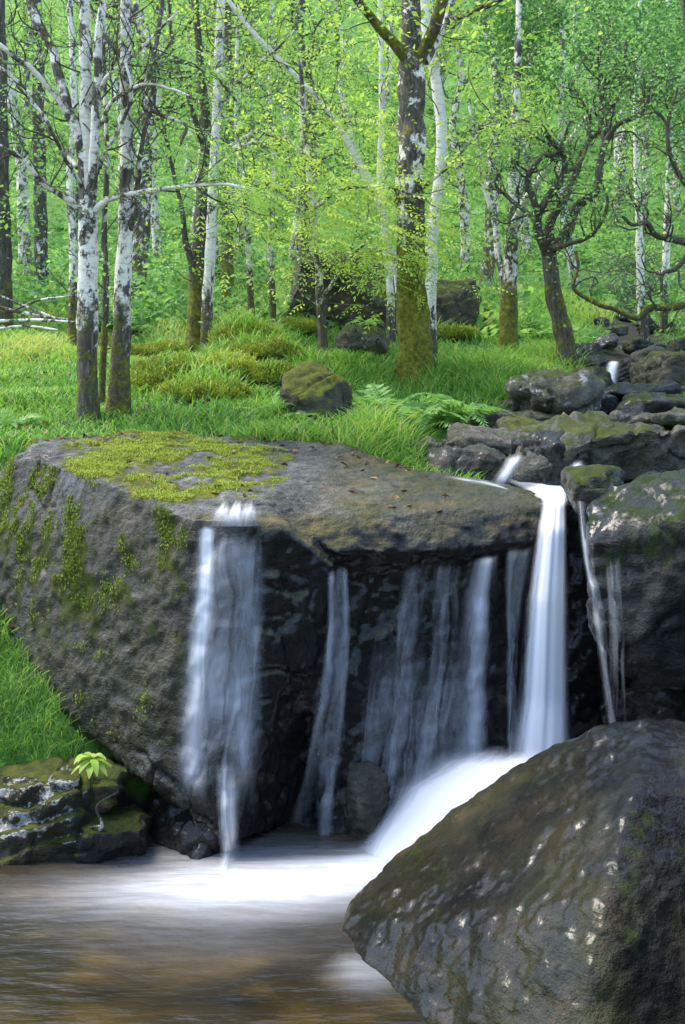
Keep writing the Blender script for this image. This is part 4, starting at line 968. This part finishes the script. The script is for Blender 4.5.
hero('slim_birch', 'white slim birch beyond the stream rocks, its foot by the mossy low bough', [(646, 340, 14, 9), (641, 300, 14, 8.5), (640, 255, 14, 8), (638, 200, 14, 7), (636, 120, 14, 6), (640, 20, 14, 5), (640, -50, 14, 4)], 0.8, (0.3, 0), nt=14, twL=0.8, leafn=9, leafs=0.06, seed=13, sides=8)
hero('slim_birch', 'second slim birch beyond the stream rocks, darker and nearer the picture edge', [(663, 336, 14.6, 8), (665, 285, 14.6, 8), (668, 200, 14.6, 7), (670, 130, 14.6, 6), (668, 20, 14.6, 5), (670, -50, 14.6, 4)], 0.55, (0.4, 0.1), nt=14, twL=0.8, leafn=9, leafs=0.06, seed=14, sides=8)
hero('oak_tree', 'gnarled oak leaning in from the picture edge with a low bough carrying yellow moss',
     [(735, 345, 9.6, 30), (728, 300, 9.6, 26), (718, 260, 9.6, 22), (715, 200, 9.6, 18), (700, 120, 9.6, 13), (690, 40, 9.6, 9), (680, -30, 9.6, 6)], 0.0, (0.7, 0.2), [
     L((716, 262, 9.6, 10), (690, 246, 9.5, 9), (668, 238, 9.4, 8), (655, 234, 9.4, 6), (646, 222, 9.3, 6), (632, 224, 9.3, 4), (622, 216, 9.3, 3), w=0, tw=6),
     L((726, 312, 9.6, 10), (700, 305, 9.5, 9), (668, 307, 9.4, 8), (648, 308, 9.4, 8), (636, 317, 9.4, 6), (615, 311, 9.4, 5), (594, 303, 9.4, 5), (572, 288, 9.4, 4), (577, 268, 9.4, 3), (574, 252, 9.4, 3), w=0, m=0.55, tw=6),
     L((690, 250, 9.5, 6), (678, 268, 9.5, 5), (664, 274, 9.5, 4), (662, 286, 9.5, 3), w=0, tw=4),
     L((714, 210, 9.6, 8), (690, 190, 9.4, 6), (672, 160, 9.3, 5), (668, 120, 9.3, 4), (676, 90, 9.3, 3), w=0, tw=7)],
     nt=6, twL=0.5, twlvl=2, twr=0.010, twhite=0.05, crook=0.8, leaf='dark', leafn=3, leafs=0.034, spread=0.18, seed=15, tstart=0.5,
     blobs=[(690, 110, 10.5, 40, 50, 1000, 0.032, 0.7), (680, 20, 10.6, 60, 40, 2600, 0.032, 0.8)])
# rowan saplings carrying the pale wind blown sprays
hero('rowan_sapling', 'slim tan rowan sapling with wide drooping yellow green sprays before the dark crag', [(323, 350, 9.8, 10), (321, 310, 9.8, 9), (318, 260, 9.7, 8), (312, 205, 9.6, 7), (306, 140, 9.6, 5), (300, 60, 9.6, 4)], 0.42, (0.4, 0.1), [
     L((321, 300, 9.8, 4), (333, 280, 9.6, 3.5), (350, 258, 9.4, 3), (372, 240, 9.3, 2), w=0.4, tw=3),
     L((315, 235, 9.7, 4), (290, 200, 9.3, 3.5), (262, 182, 9.0, 3), (225, 180, 8.8, 2.5), (190, 184, 8.6, 2), w=0.5, tw=4),
     L((313, 210, 9.6, 4), (340, 190, 9.2, 3.5), (380, 186, 8.9, 3), (430, 200, 8.6, 2), w=0.4, tw=4),
     L((309, 160, 9.6, 4), (285, 140, 9.4, 3), (255, 132, 9.2, 2.5), (220, 150, 9.0, 2), w=0.5, tw=4)],
     nt=10, twL=0.5, leafn=4, leafs=0.04, leaf='lime', seed=16, sides=9,
     clouds=[(345, 232, 9.0, 90, 44, 260, dict(depth=0.9)), (395, 258, 8.7, 62, 28, 150), (300, 172, 9.1, 70, 30, 170), (268, 214, 9.0, 50, 24, 90), (425, 232, 8.6, 40, 30, 70), (375, 190, 8.9, 66, 32, 150), (240, 185, 8.9, 50, 16, 60), (335, 120, 9.4, 60, 30, 100)])
hero('slim_birch', 'thin pale birch leaning far over to one side behind the rowan sprays', [(404, 338, 11.3, 8), (396, 270, 11.2, 7), (380, 205, 11.0, 7), (355, 155, 10.9, 7), (325, 108, 10.8, 6), (290, 70, 10.7, 5.5), (255, 35, 10.6, 5), (225, -5, 10.5, 4.5), (200, -50, 10.5, 4)], 0.7, (0.3, 0), nt=16, twL=0.7, leafn=5, leafs=0.045, leaf='lime', seed=17, sides=8, clouds=[(300, 100, 10.6, 50, 24, 40), (380, 130, 10.8, 46, 30, 44)])
hero('slim_birch', 'slender white birch rising beside the upper end of the dark crag', [(391, 335, 12.2, 9), (390, 290, 12.2, 8), (385, 235, 12.2, 7), (380, 180, 12.2, 7), (382, 100, 12.2, 6), (380, 0, 12.2, 5), (381, -50, 12.2, 4)], 0.8, (0.3, 0), nt=16, twL=0.8, leafn=9, leafs=0.055, leaf='lime', seed=18, sides=8)
hero('slim_birch', 'slim grey birch by the flat moss hummock', [(252, 332, 12.3, 8), (250, 280, 12.3, 7), (247, 225, 12.3, 6), (240, 180, 12.3, 5), (236, 100, 12.3, 4), (240, -30, 12.3, 3)], 0.5, (0.5, 0.1), nt=14, twL=0.7, leafn=8, leafs=0.055, seed=19, sides=8)
hero('slim_birch', 'short speckled birch pole between the flat moss hummock and the dark crag', [(273, 326, 12.8, 7), (272, 280, 12.8, 6.5), (270, 240, 12.8, 6), (274, 180, 12.8, 5), (270, 90, 12.8, 4), (272, -30, 12.8, 3)], 0.5, (0.5, 0.1), nt=14, twL=0.7, leafn=8, leafs=0.055, seed=20, sides=8)
hero('dark_tree', 'sturdy dark mossy trunk on the slope behind the flat moss hummock', [(228, 314, 15.5, 15), (228, 270, 15.5, 12), (227, 210, 15.5, 11), (230, 120, 15.5, 9), (228, 20, 15.5, 7), (230, -50, 15.5, 6)], 0.15, (0.7, 0.2), nt=16, twL=1.0, leafn=9, leafs=0.07, seed=21, sides=10)

# ------------------------------------------------------------------ farther trees, copied from six makes
protos = []
for k, (nm, wt, lf, lab) in enumerate([('birch_tree', 0.5, 'green', 'slender pale birch among many on the far wooded slope'), ('birch_tree', 0.40, 'lime', 'slender pale birch among many on the far wooded slope'), ('birch_tree', 0.55, 'green', 'slender pale birch among many on the far wooded slope'),
                                  ('woodland_tree', 0.12, 'dark', 'dark slim trunked tree among many on the far wooded slope'), ('woodland_tree', 0.2, 'green', 'dark slim trunked tree among many on the far wooded slope'), ('woodland_tree', 0.1, 'green', 'dark slim trunked tree among many on the far wooded slope')]):
    rng = np.random.default_rng(900 + k)
    H = 9.5; n = 8
    P = np.cumsum(np.vstack([[0, 0, -0.4], np.stack([rng.normal(0, 0.16, n), rng.normal(0, 0.16, n), np.full(n, H / n)], 1)]), 0)
    C = catmull(P, 34); Rr = np.linspace(0.12, 0.03, 34)
    a = Acc(); tube(a, C, Rr, 8, wt, 0.5 * (1 - sstep(0.3, 2.0, C[:, 2])), 0.1, k)
    tips = []
    for j in range(26):
        i = int(rng.uniform(0.22, 0.97) * 32); t = unit(C[i + 1] - C[i]); sd = unit(np.cross(t, rng.normal(size=3)))
        twig(a, C[i], t * 0.6 + sd, rng.uniform(0.8, 1.7) * (1.15 - 0.6 * i / 33), 0.025, 1, rng, tips, 0.7, 0.06, wt * 0.5, 0.1)
    tm = a.mesh('trunk')
    cr = Acc(); tp = np.array([t[0] for t in tips]); kk = np.repeat(np.arange(len(tp)), 15)
    C2 = tp[kk] + rng.normal(size=(len(kk), 3)) * np.array([0.34, 0.34, 0.18])
    leaves(cr, C2, 0.050, rng, tint=(0.05, 0.95))
    cm = cr.mesh('crown', smooth=False)
    protos.append((nm, tm, cm, LEAFSETS[lf], lab))
rng = np.random.default_rng(77)
spots = []
tries = 0
while len(spots) < 78 and tries < 20000:
    tries += 1
    y = 14.5 + 52 * rng.random() ** 1.25
    x = rng.uniform(-0.42, 0.42) * y
    if y < 17.5 and abs(x) < 0.18 * y: continue
    if y < 20 and abs(x - np.interp(y, [13, 24], [3.4, 6.6])) < 1.2: continue
    if all((x - a) ** 2 + (y - b) ** 2 > (1.1 + 0.028 * y) ** 2 for a, b in spots): spots.append((x, y))
first = {}
for i, (x, y) in enumerate(spots):
    k = int(rng.choice(6, p=[.26, .22, .24, .08, .10, .10])); nm, tm, cm, lm, lab = protos[k]
    z = float(ground_z(np.array([x]), np.array([y]))[0])
    s = rng.uniform(0.8, 1.25)
    if k not in first:
        root = empty(nm, (x, y, z)); tr = put('trunk', tm, M_BARK, root); cr_ = put('crown', cm, lm, root); first[k] = (root, tr, cr_)
    else:
        r0, t0, c0 = first[k]
        root = r0.copy(); COL.objects.link(root)
        for ch in (t0, c0):
            c = ch.copy(); c.parent = root; COL.objects.link(c)
    root.location = (x, y, z); root.rotation_euler = (rng.normal(0, 0.05), rng.normal(0, 0.05), rng.uniform(0, 6.28)); root.scale = (s, s, s)
    tag(root, lab, 'tree', 'pale birches on the far slope' if nm == 'birch_tree' else 'dark trees on the far slope')

# ------------------------------------------------------------------ dead sticks
a = Acc(); rng = np.random.default_rng(3)
sticks = [[(-30, 300, 8.6, 4), (20, 312, 8.6, 4), (68, 320, 8.5, 3)], [(-20, 322, 8.5, 4), (30, 320, 8.5, 3.5), (76, 322, 8.4, 2)], [(-20, 288, 8.7, 3), (25, 306, 8.6, 2.5), (50, 316, 8.5, 2)], [(10, 312, 8.6, 2.5), (40, 300, 8.6, 2), (74, 296, 8.6, 1.5)], [(-10, 330, 8.6, 3), (25, 326, 8.5, 2.5), (58, 330, 8.4, 2)]]
for s in sticks:
    pts = WW([q[:3] for q in s]); rr = [q[3] * 0.5 * q[2] / F for q in s]
    cc = catmull(pts, 16); tube(a, cc, np.interp(np.linspace(0, 2, 16), [0, 1, 2], rr), 6, 0.45, 0.0, 0.1, 2)
o = W(20, 335, 8.6); tag(put('dead_branch', a.mesh('dead_branch', o), M_BARK, loc=o), 'pale dead branch with forked sticks lying out from the picture edge', 'branch')
a = Acc()
for s in [[(96, 838, 4.70, 4), (102, 825, 4.66, 3), (97, 806, 4.66, 2.5), (118, 792, 4.7, 2)], [(72, 852, 4.72, 4), (92, 838, 4.68, 4), (102, 827, 4.66, 3)], [(76, 838, 4.68, 2), (90, 828, 4.67, 2), (100, 826, 4.66, 2)]]:
    pts = WW([q[:3] for q in s]); rr = [q[3] * 0.5 * q[2] / F for q in s]; m = len(s)
    cc = catmull(pts, 18); tube(a, cc, np.interp(np.linspace(0, m - 1, 18), np.arange(m), rr), 6, 0.42, 0.0, 0.1, 2)
o = W(90, 850, 4.7); tag(put('tree_root', a.mesh('tree_root', o), M_BARK, loc=o), 'thin tan roots trailing over the bank rocks into the pool', 'root')

# ------------------------------------------------------------------ ferns and the leafy plant
def fern(px, py, d, Ls, n, label, seed, lean=(0, 0, 0), pairs=18):
    rng = np.random.default_rng(seed); base = W(px, py, d)
    root = empty('fern', base); tag(root, label, 'fern', None)
    for k in range(n):
        a_ = 2 * np.pi * k / n + rng.normal() * 0.3
        D = np.array([math.cos(a_), math.sin(a_), rng.uniform(0.75, 1.4)]) + np.array(lean)
        ac = Acc(); fronds(ac, base[None] * 0, D[None], Ls * rng.uniform(0.75, 1.15), rng, pairs, 0.27, rng.uniform(0.45, 0.8), (0.3, 0.95), rib=0.003, gap=0.8)
        put('frond', ac.mesh('frond', smooth=False), M_FERN, root)
fern(402, 425, 7.7, 0.56, 10, 'fern with upright fronds close in front of the thick mossy tree', 1, (-0.1, -0.3, 0.5))
fern(428, 428, 7.5, 0.58, 11, 'bright fern with arching fronds between stones below the thick mossy tree', 2, (0.2, -0.4, 0.1))
fern(458, 420, 7.6, 0.56, 11, 'bright fern spreading toward the stream stones', 3, (0.2, -0.3, 0))
fern(385, 418, 7.7, 0.52, 10, 'bluish green fern at the edge of the long grass behind the flat boulder', 4, (-0.2, -0.3, 0))
fern(270, 418, 7.3, 0.36, 9, 'low fern in the grass beside the egg shaped boulder', 5, (-0.2, -0.3, 0))
fern(300, 420, 7.1, 0.22, 7, 'small curled fern in front of the egg shaped boulder', 6, (0, -0.3, 0))
fern(12, 428, 6.9, 0.30, 8, 'fern at the picture edge behind the corner of the flat boulder', 7, (0.2, -0.3, 0))
fern(368, 326, 11.5, 0.40, 8, 'leafy fern growing against the dark crag', 8, (0, -0.4, 0))
fern(496, 372, 9.3, 0.30, 8, 'fern on the grassy slope close to the patchy trunk', 9, (0, -0.4, 0))
fern(335, 372, 9.3, 0.34, 8, 'fern in the long grass between the egg shaped boulder and the rowan sapling', 10, (0, -0.4, 0))
rng = np.random.default_rng(8); base = W(92, 778, 4.72)
root = empty('leafy_plant', base); tag(root, 'small bright plant with long drooping leaves on the ledge by the pool', 'plant')
a = Acc(); tube(a, np.array([[0, 0, -0.04], [0.004, 0, 0.04], [0, -0.005, 0.09]]), [0.004, 0.003, 0.002], 6, 0, 0.6, 0); put('stem', a.mesh('stem'), M_BARK, root)
for k in range(15):
    a_ = k * 2.4; Lf = rng.uniform(0.085, 0.125); el = rng.uniform(0.2, 1.1)
    D = unit(np.array([math.cos(a_), math.sin(a_) * 0.8 - 0.2, el])); S = unit(np.cross(D, [0, 0, 1])); t = np.linspace(0, 1, 8)
    mid = np.array([0, 0, 0.05 + 0.003 * k]) + D * (t * Lf)[:, None] - np.array([0, 0, 1]) * (0.75 * Lf * t ** 2)[:, None]
    wd = 0.017 * np.sin(np.pi * np.clip(t * 0.9 + 0.06, 0, 1)) ** 0.8
    V = np.concatenate([mid - S * wd[:, None] + [0, 0, 0.003], mid, mid + S * wd[:, None] + [0, 0, 0.003]])
    q = np.array([[i, i + 1, 8 + i + 1, 8 + i] for i in range(7)] + [[8 + i, 8 + i + 1, 16 + i + 1, 16 + i] for i in range(7)])
    put('leaf', mk_mesh('leaf', V, [q], {'tint': np.full(24, rng.uniform(0.5, 0.9))}), M_LIME, root)

# ------------------------------------------------------------------ grass, moss, bracken (nobody could count them)
def above_rock(P):
    bad = np.zeros(len(P), bool)
    for bv, lo, hi, nm in ROCKLIST:
        inb = (P[:, 0] > lo[0]) & (P[:, 0] < hi[0]) & (P[:, 1] > lo[1]) & (P[:, 1] < hi[1]) & ~bad
        for i in np.nonzero(inb)[0]:
            h = bv.ray_cast(Vector((P[i, 0], P[i, 1], 60)), Vector((0, 0, -1)))
            if h[0] is not None and h[0][2] > P[i, 2] + 0.015:
                if nm == 'moss_hummock' and rng.random() < 0.3: P[i, 2] = h[0][2] - 0.01
                else: bad[i] = True
    return bad
def blades(acc, B, H, Wd, rng, tint, lean=0.5, bias=(0, 0)):
    n = len(B); a_ = rng.uniform(0, 2 * np.pi, n)
    D = np.stack([np.cos(a_) + bias[0], np.sin(a_) + bias[1], np.zeros(n)], 1) * (lean * rng.uniform(0.3, 1.5, n))[:, None]
    S = np.stack([-np.sin(a_), np.cos(a_), np.zeros(n)], 1)
    S[:, 1] *= 0.4; S = unit(S)
    lv = []
    for t, wf in ((0, 1.0), (0.4, 0.85), (0.75, 0.55), (1.0, 0.06)):
        c = B + D * (H * t ** 1.8)[:, None] + np.array([0, 0, 1]) * (H * (t - 0.42 * lean * t ** 2.4))[:, None]
        lv += [c - S * (Wd * wf * 0.5)[:, None], c + S * (Wd * wf * 0.5)[:, None]]
    V = np.stack(lv, 1).reshape(-1, 3)
    q = np.array([[0, 1, 3, 2], [2, 3, 5, 4], [4, 5, 7, 6]])
    acc.add(V, (q[None] + 8 * np.arange(n)[:, None, None]).reshape(-1, 4), tint=np.repeat(tint, 8))
rng = np.random.default_rng(21)
def scatter(n, y0, y1, pw=1.0, xr=0.36):
    y = y0 + (y1 - y0) * rng.random(n) ** pw; x = rng.uniform(-xr, xr, n) * (y + 0.5)
    return np.stack([x, y, ground_z(x, y)], 1)
a = Acc()
B = np.vstack([scatter(90000, 5.5, 10, 1.0), scatter(70000, 10, 20, 1.4)])
sx = np.interp(B[:, 1], [5, 6.1, 7, 9.5, 13, 17, 24], [1.2, 1.2, 1.7, 2.35, 3.4, 4.6, 6.6])
strm = np.abs(B[:, 0] - sx) < 0.40 + 0.25 * vnoise(B * 2.5, 3) + 0.25 * (B[:, 1] < 7.4)
B = B[~strm & (B[:, 2] > 0.5)]
patch = fbm(B * np.array([1.1, 1.1, 0]), 44, 3)
B = B[patch + 0.95 > rng.random(len(B)) * 0.9]
B = B[~above_rock(B)]
patch = fbm(B * np.array([1.1, 1.1, 0]), 44, 3); big = fbm(B * np.array([0.5, 0.5, 0]), 47, 2)
H = (1 + 0.3 * np.exp(-((B[:, 1] - 7.6) / 1.0) ** 2)) * (0.09 + 0.12 * np.clip(patch + 0.35, 0, 1.3)) * rng.uniform(0.5, 1.5, len(B)) * (1 + 0.25 * (B[:, 1] > 10)) * (1 - 0.35 * (B[:, 0] < -1.2))
blades(a, B, H, 0.0045 + 0.00055 * B[:, 1], rng, np.clip(0.5 + 0.30 * patch + 0.2 * big + 0.24 * rng.normal(size=len(B)) + 0.5 * (rng.random(len(B)) < 0.05), 0, 1), 0.75)
# bank at the side of the boulder
x = rng.uniform(-2.6, -0.85, 14000); y = rng.uniform(4.7, 6.0, 14000); Bk = np.stack([x, y, ground_z(x, y)], 1); Bk = Bk[(Bk[:, 2] > 0.3)]; Bk = Bk[~above_rock(Bk)]
blades(a, Bk, rng.uniform(0.05, 0.17, len(Bk)), np.full(len(Bk), 0.0048), rng, np.clip(rng.normal(0.36, 0.26, len(Bk)), 0, 1), 0.8, (0.2, -0.2))
# tufts hanging over the hummocks' edges
tag(put('grass', a.mesh('grass'), M_GRASS), kind='stuff', label='long fine bright green grass over the woodland floor')

# moss pile on boulder tops
a = Acc()
mA = np.zeros(len(mV)); px, py = proj(mV)
reg = np.zeros(len(mV)); _A = dict(moss=reg, mosslight=reg.copy(), lichen=reg.copy(), wet=reg.copy(), algae=reg.copy(), tone=reg.copy()); m_main(mV, mN, _A)
sel = np.nonzero((_A['moss'] + 0.35 * fbm(mV * 9, 3, 3) > np.where(mN[:, 2] > 0.6, 0.66, 0.56)) & (mN[:, 2] > -0.1))[0]
pick = rng.choice(sel, min(42000, 6 * len(sel)))
B = mV[pick] + rng.normal(size=(len(pick), 3)) * np.array([0.009, 0.009, 0.002])
blades(a, B, rng.uniform(0.006, 0.018, len(B)), np.full(len(B), 0.004), rng, np.clip(rng.normal(0.68, 0.22, len(B)) - 0.4 * (mN[pick, 2] < 0.6), 0, 1), 0.7)
put('moss_carpet', a.mesh('moss_carpet', main_o.location), M_MOSSTUFT, main_o)

# shaggy moss on the hummocks, each its own part
for (hv, hn), ho in zip(HUM, HOBJ):
    sel = np.nonzero(hn[:, 2] > -0.15)[0]; cnt = int(min(16000, 18000 * np.ptp(hv[:, 0]) * np.ptp(hv[:, 2]) / 0.12))
    pick = rng.choice(sel, cnt); a = Acc(); B = hv[pick] + rng.normal(size=(cnt, 3)) * 0.012
    blades(a, B, rng.uniform(0.010, 0.032, cnt) * (1 + 2.5 * (rng.random(cnt) < 0.04)), np.full(cnt, 0.006), rng, np.clip(rng.normal(0.62, 0.24, cnt) + 0.25 * fbm(B * 4, 5, 3), 0, 1), 0.9)
    put('shaggy_moss', a.mesh('shaggy_moss', ho.location), M_MOSSTUFT, ho)

# last year's leaves caught in the grass and on the rock
a = Acc(); B = np.vstack([scatter(2600, 6.2, 12), np.stack([rng.uniform(-1.7, 0.6, 90), rng.uniform(5.2, 6.7, 90), np.zeros(90)], 1)])
for i in range(len(B)):
    h = main_bvh.ray_cast(Vector((B[i, 0], B[i, 1], 9)), Vector((0, 0, -1)))
    if h[0] is not None and h[0][2] > B[i, 2] - 0.1: B[i, 2] = h[0][2] + 0.004
    elif i >= 2600: B[i, 2] = -3
    else: B[i, 2] += 0.05 * rng.random()
B = B[B[:, 2] > 0.2]; leaves(a, B, 0.03, rng, flat=1.5)
tag(put('fallen_leaves', a.mesh('fallen_leaves', smooth=False), M_DEAD), kind='stuff', label='scattered brown fallen leaves in the grass')

# bracken and low scrub over the far slope
a = Acc()
pl = scatter(3000, 13, 62, 1.5, 0.42); 
g = fbm(pl * np.array([0.35, 0.35, 0]), 61, 3); pl = pl[g > -0.25]
k = np.repeat(np.arange(len(pl)), 6); O = pl[k] + rng.normal(size=(len(k), 3)) * np.array([0.12, 0.12, 0.02])
D = rng.normal(size=(len(k), 3)); D[:, 2] = rng.uniform(0.5, 1.4, len(k))
fronds(a, O, D, rng.uniform(0.3, 0.6, len(k)) * (0.7 + 0.018 * O[:, 1]), rng, 7, 0.34, 0.55, (0.1, 0.95), rib=0.0, gap=0.9)
P2 = scatter(90000, 13, 75, 1.3, 0.42); g2 = fbm(P2 * np.array([0.6, 0.6, 0]), 71, 4); P2 = P2[g2 > -0.1]
P2[:, 2] += np.abs(rng.normal(size=len(P2))) * 0.25
leaves(a, P2, 0.07, rng, tint=(0, 1))
tag(put('bracken', a.mesh('bracken', smooth=False), M_FERN), kind='stuff', label='soft green bracken and scrub covering the wooded slope')
# ------------------------------------------------------------------ light
SUN_EL, SUN_AZ = 60.0, -112.0     # azimuth measured from straight behind the camera, minus = from its left
w = bpy.data.worlds.new('World'); SC.world = w; w.use_nodes = True
nt = w.node_tree; bg = nt.nodes['Background']
sky = nt.nodes.new('ShaderNodeTexSky'); sky.sky_type = 'NISHITA'; sky.sun_disc = False
sky.sun_elevation = math.radians(SUN_EL)
az = math.radians(SUN_AZ)
sdir = Vector((math.sin(az) * math.cos(math.radians(SUN_EL)), -math.cos(az) * math.cos(math.radians(SUN_EL)), math.sin(math.radians(SUN_EL))))
sky.sun_rotation = math.atan2(sdir.x, sdir.y)
nt.links.new(sky.outputs[0], bg.inputs[0]); bg.inputs[1].default_value = 0.15
sl = bpy.data.lights.new('sun', 'SUN'); sl.energy = 1.5; sl.angle = math.radians(24); sl.color = (1.0, 0.93, 0.80)
so = bpy.data.objects.new('sun', sl); COL.objects.link(so); so.location = (0, 0, 30)
so.rotation_euler = (-sdir).to_track_quat('-Z', 'Y').to_euler()
SC.view_settings.view_transform = 'Standard'; SC.view_settings.look = 'None'
SC.view_settings.exposure = 2.1; SC.view_settings.gamma = 1.0
SC.view_settings.use_curve_mapping = False
SC.render.engine = 'CYCLES'
cy = SC.cycles
cy.transparent_max_bounces = 24; cy.max_bounces = 6; cy.diffuse_bounces = 3; cy.glossy_bounces = 3; cy.transmission_bounces = 4
cy.use_denoising = True
try: cy.denoiser = 'OPENIMAGEDENOISE'
except Exception: pass
cy.sample_clamp_indirect = 6
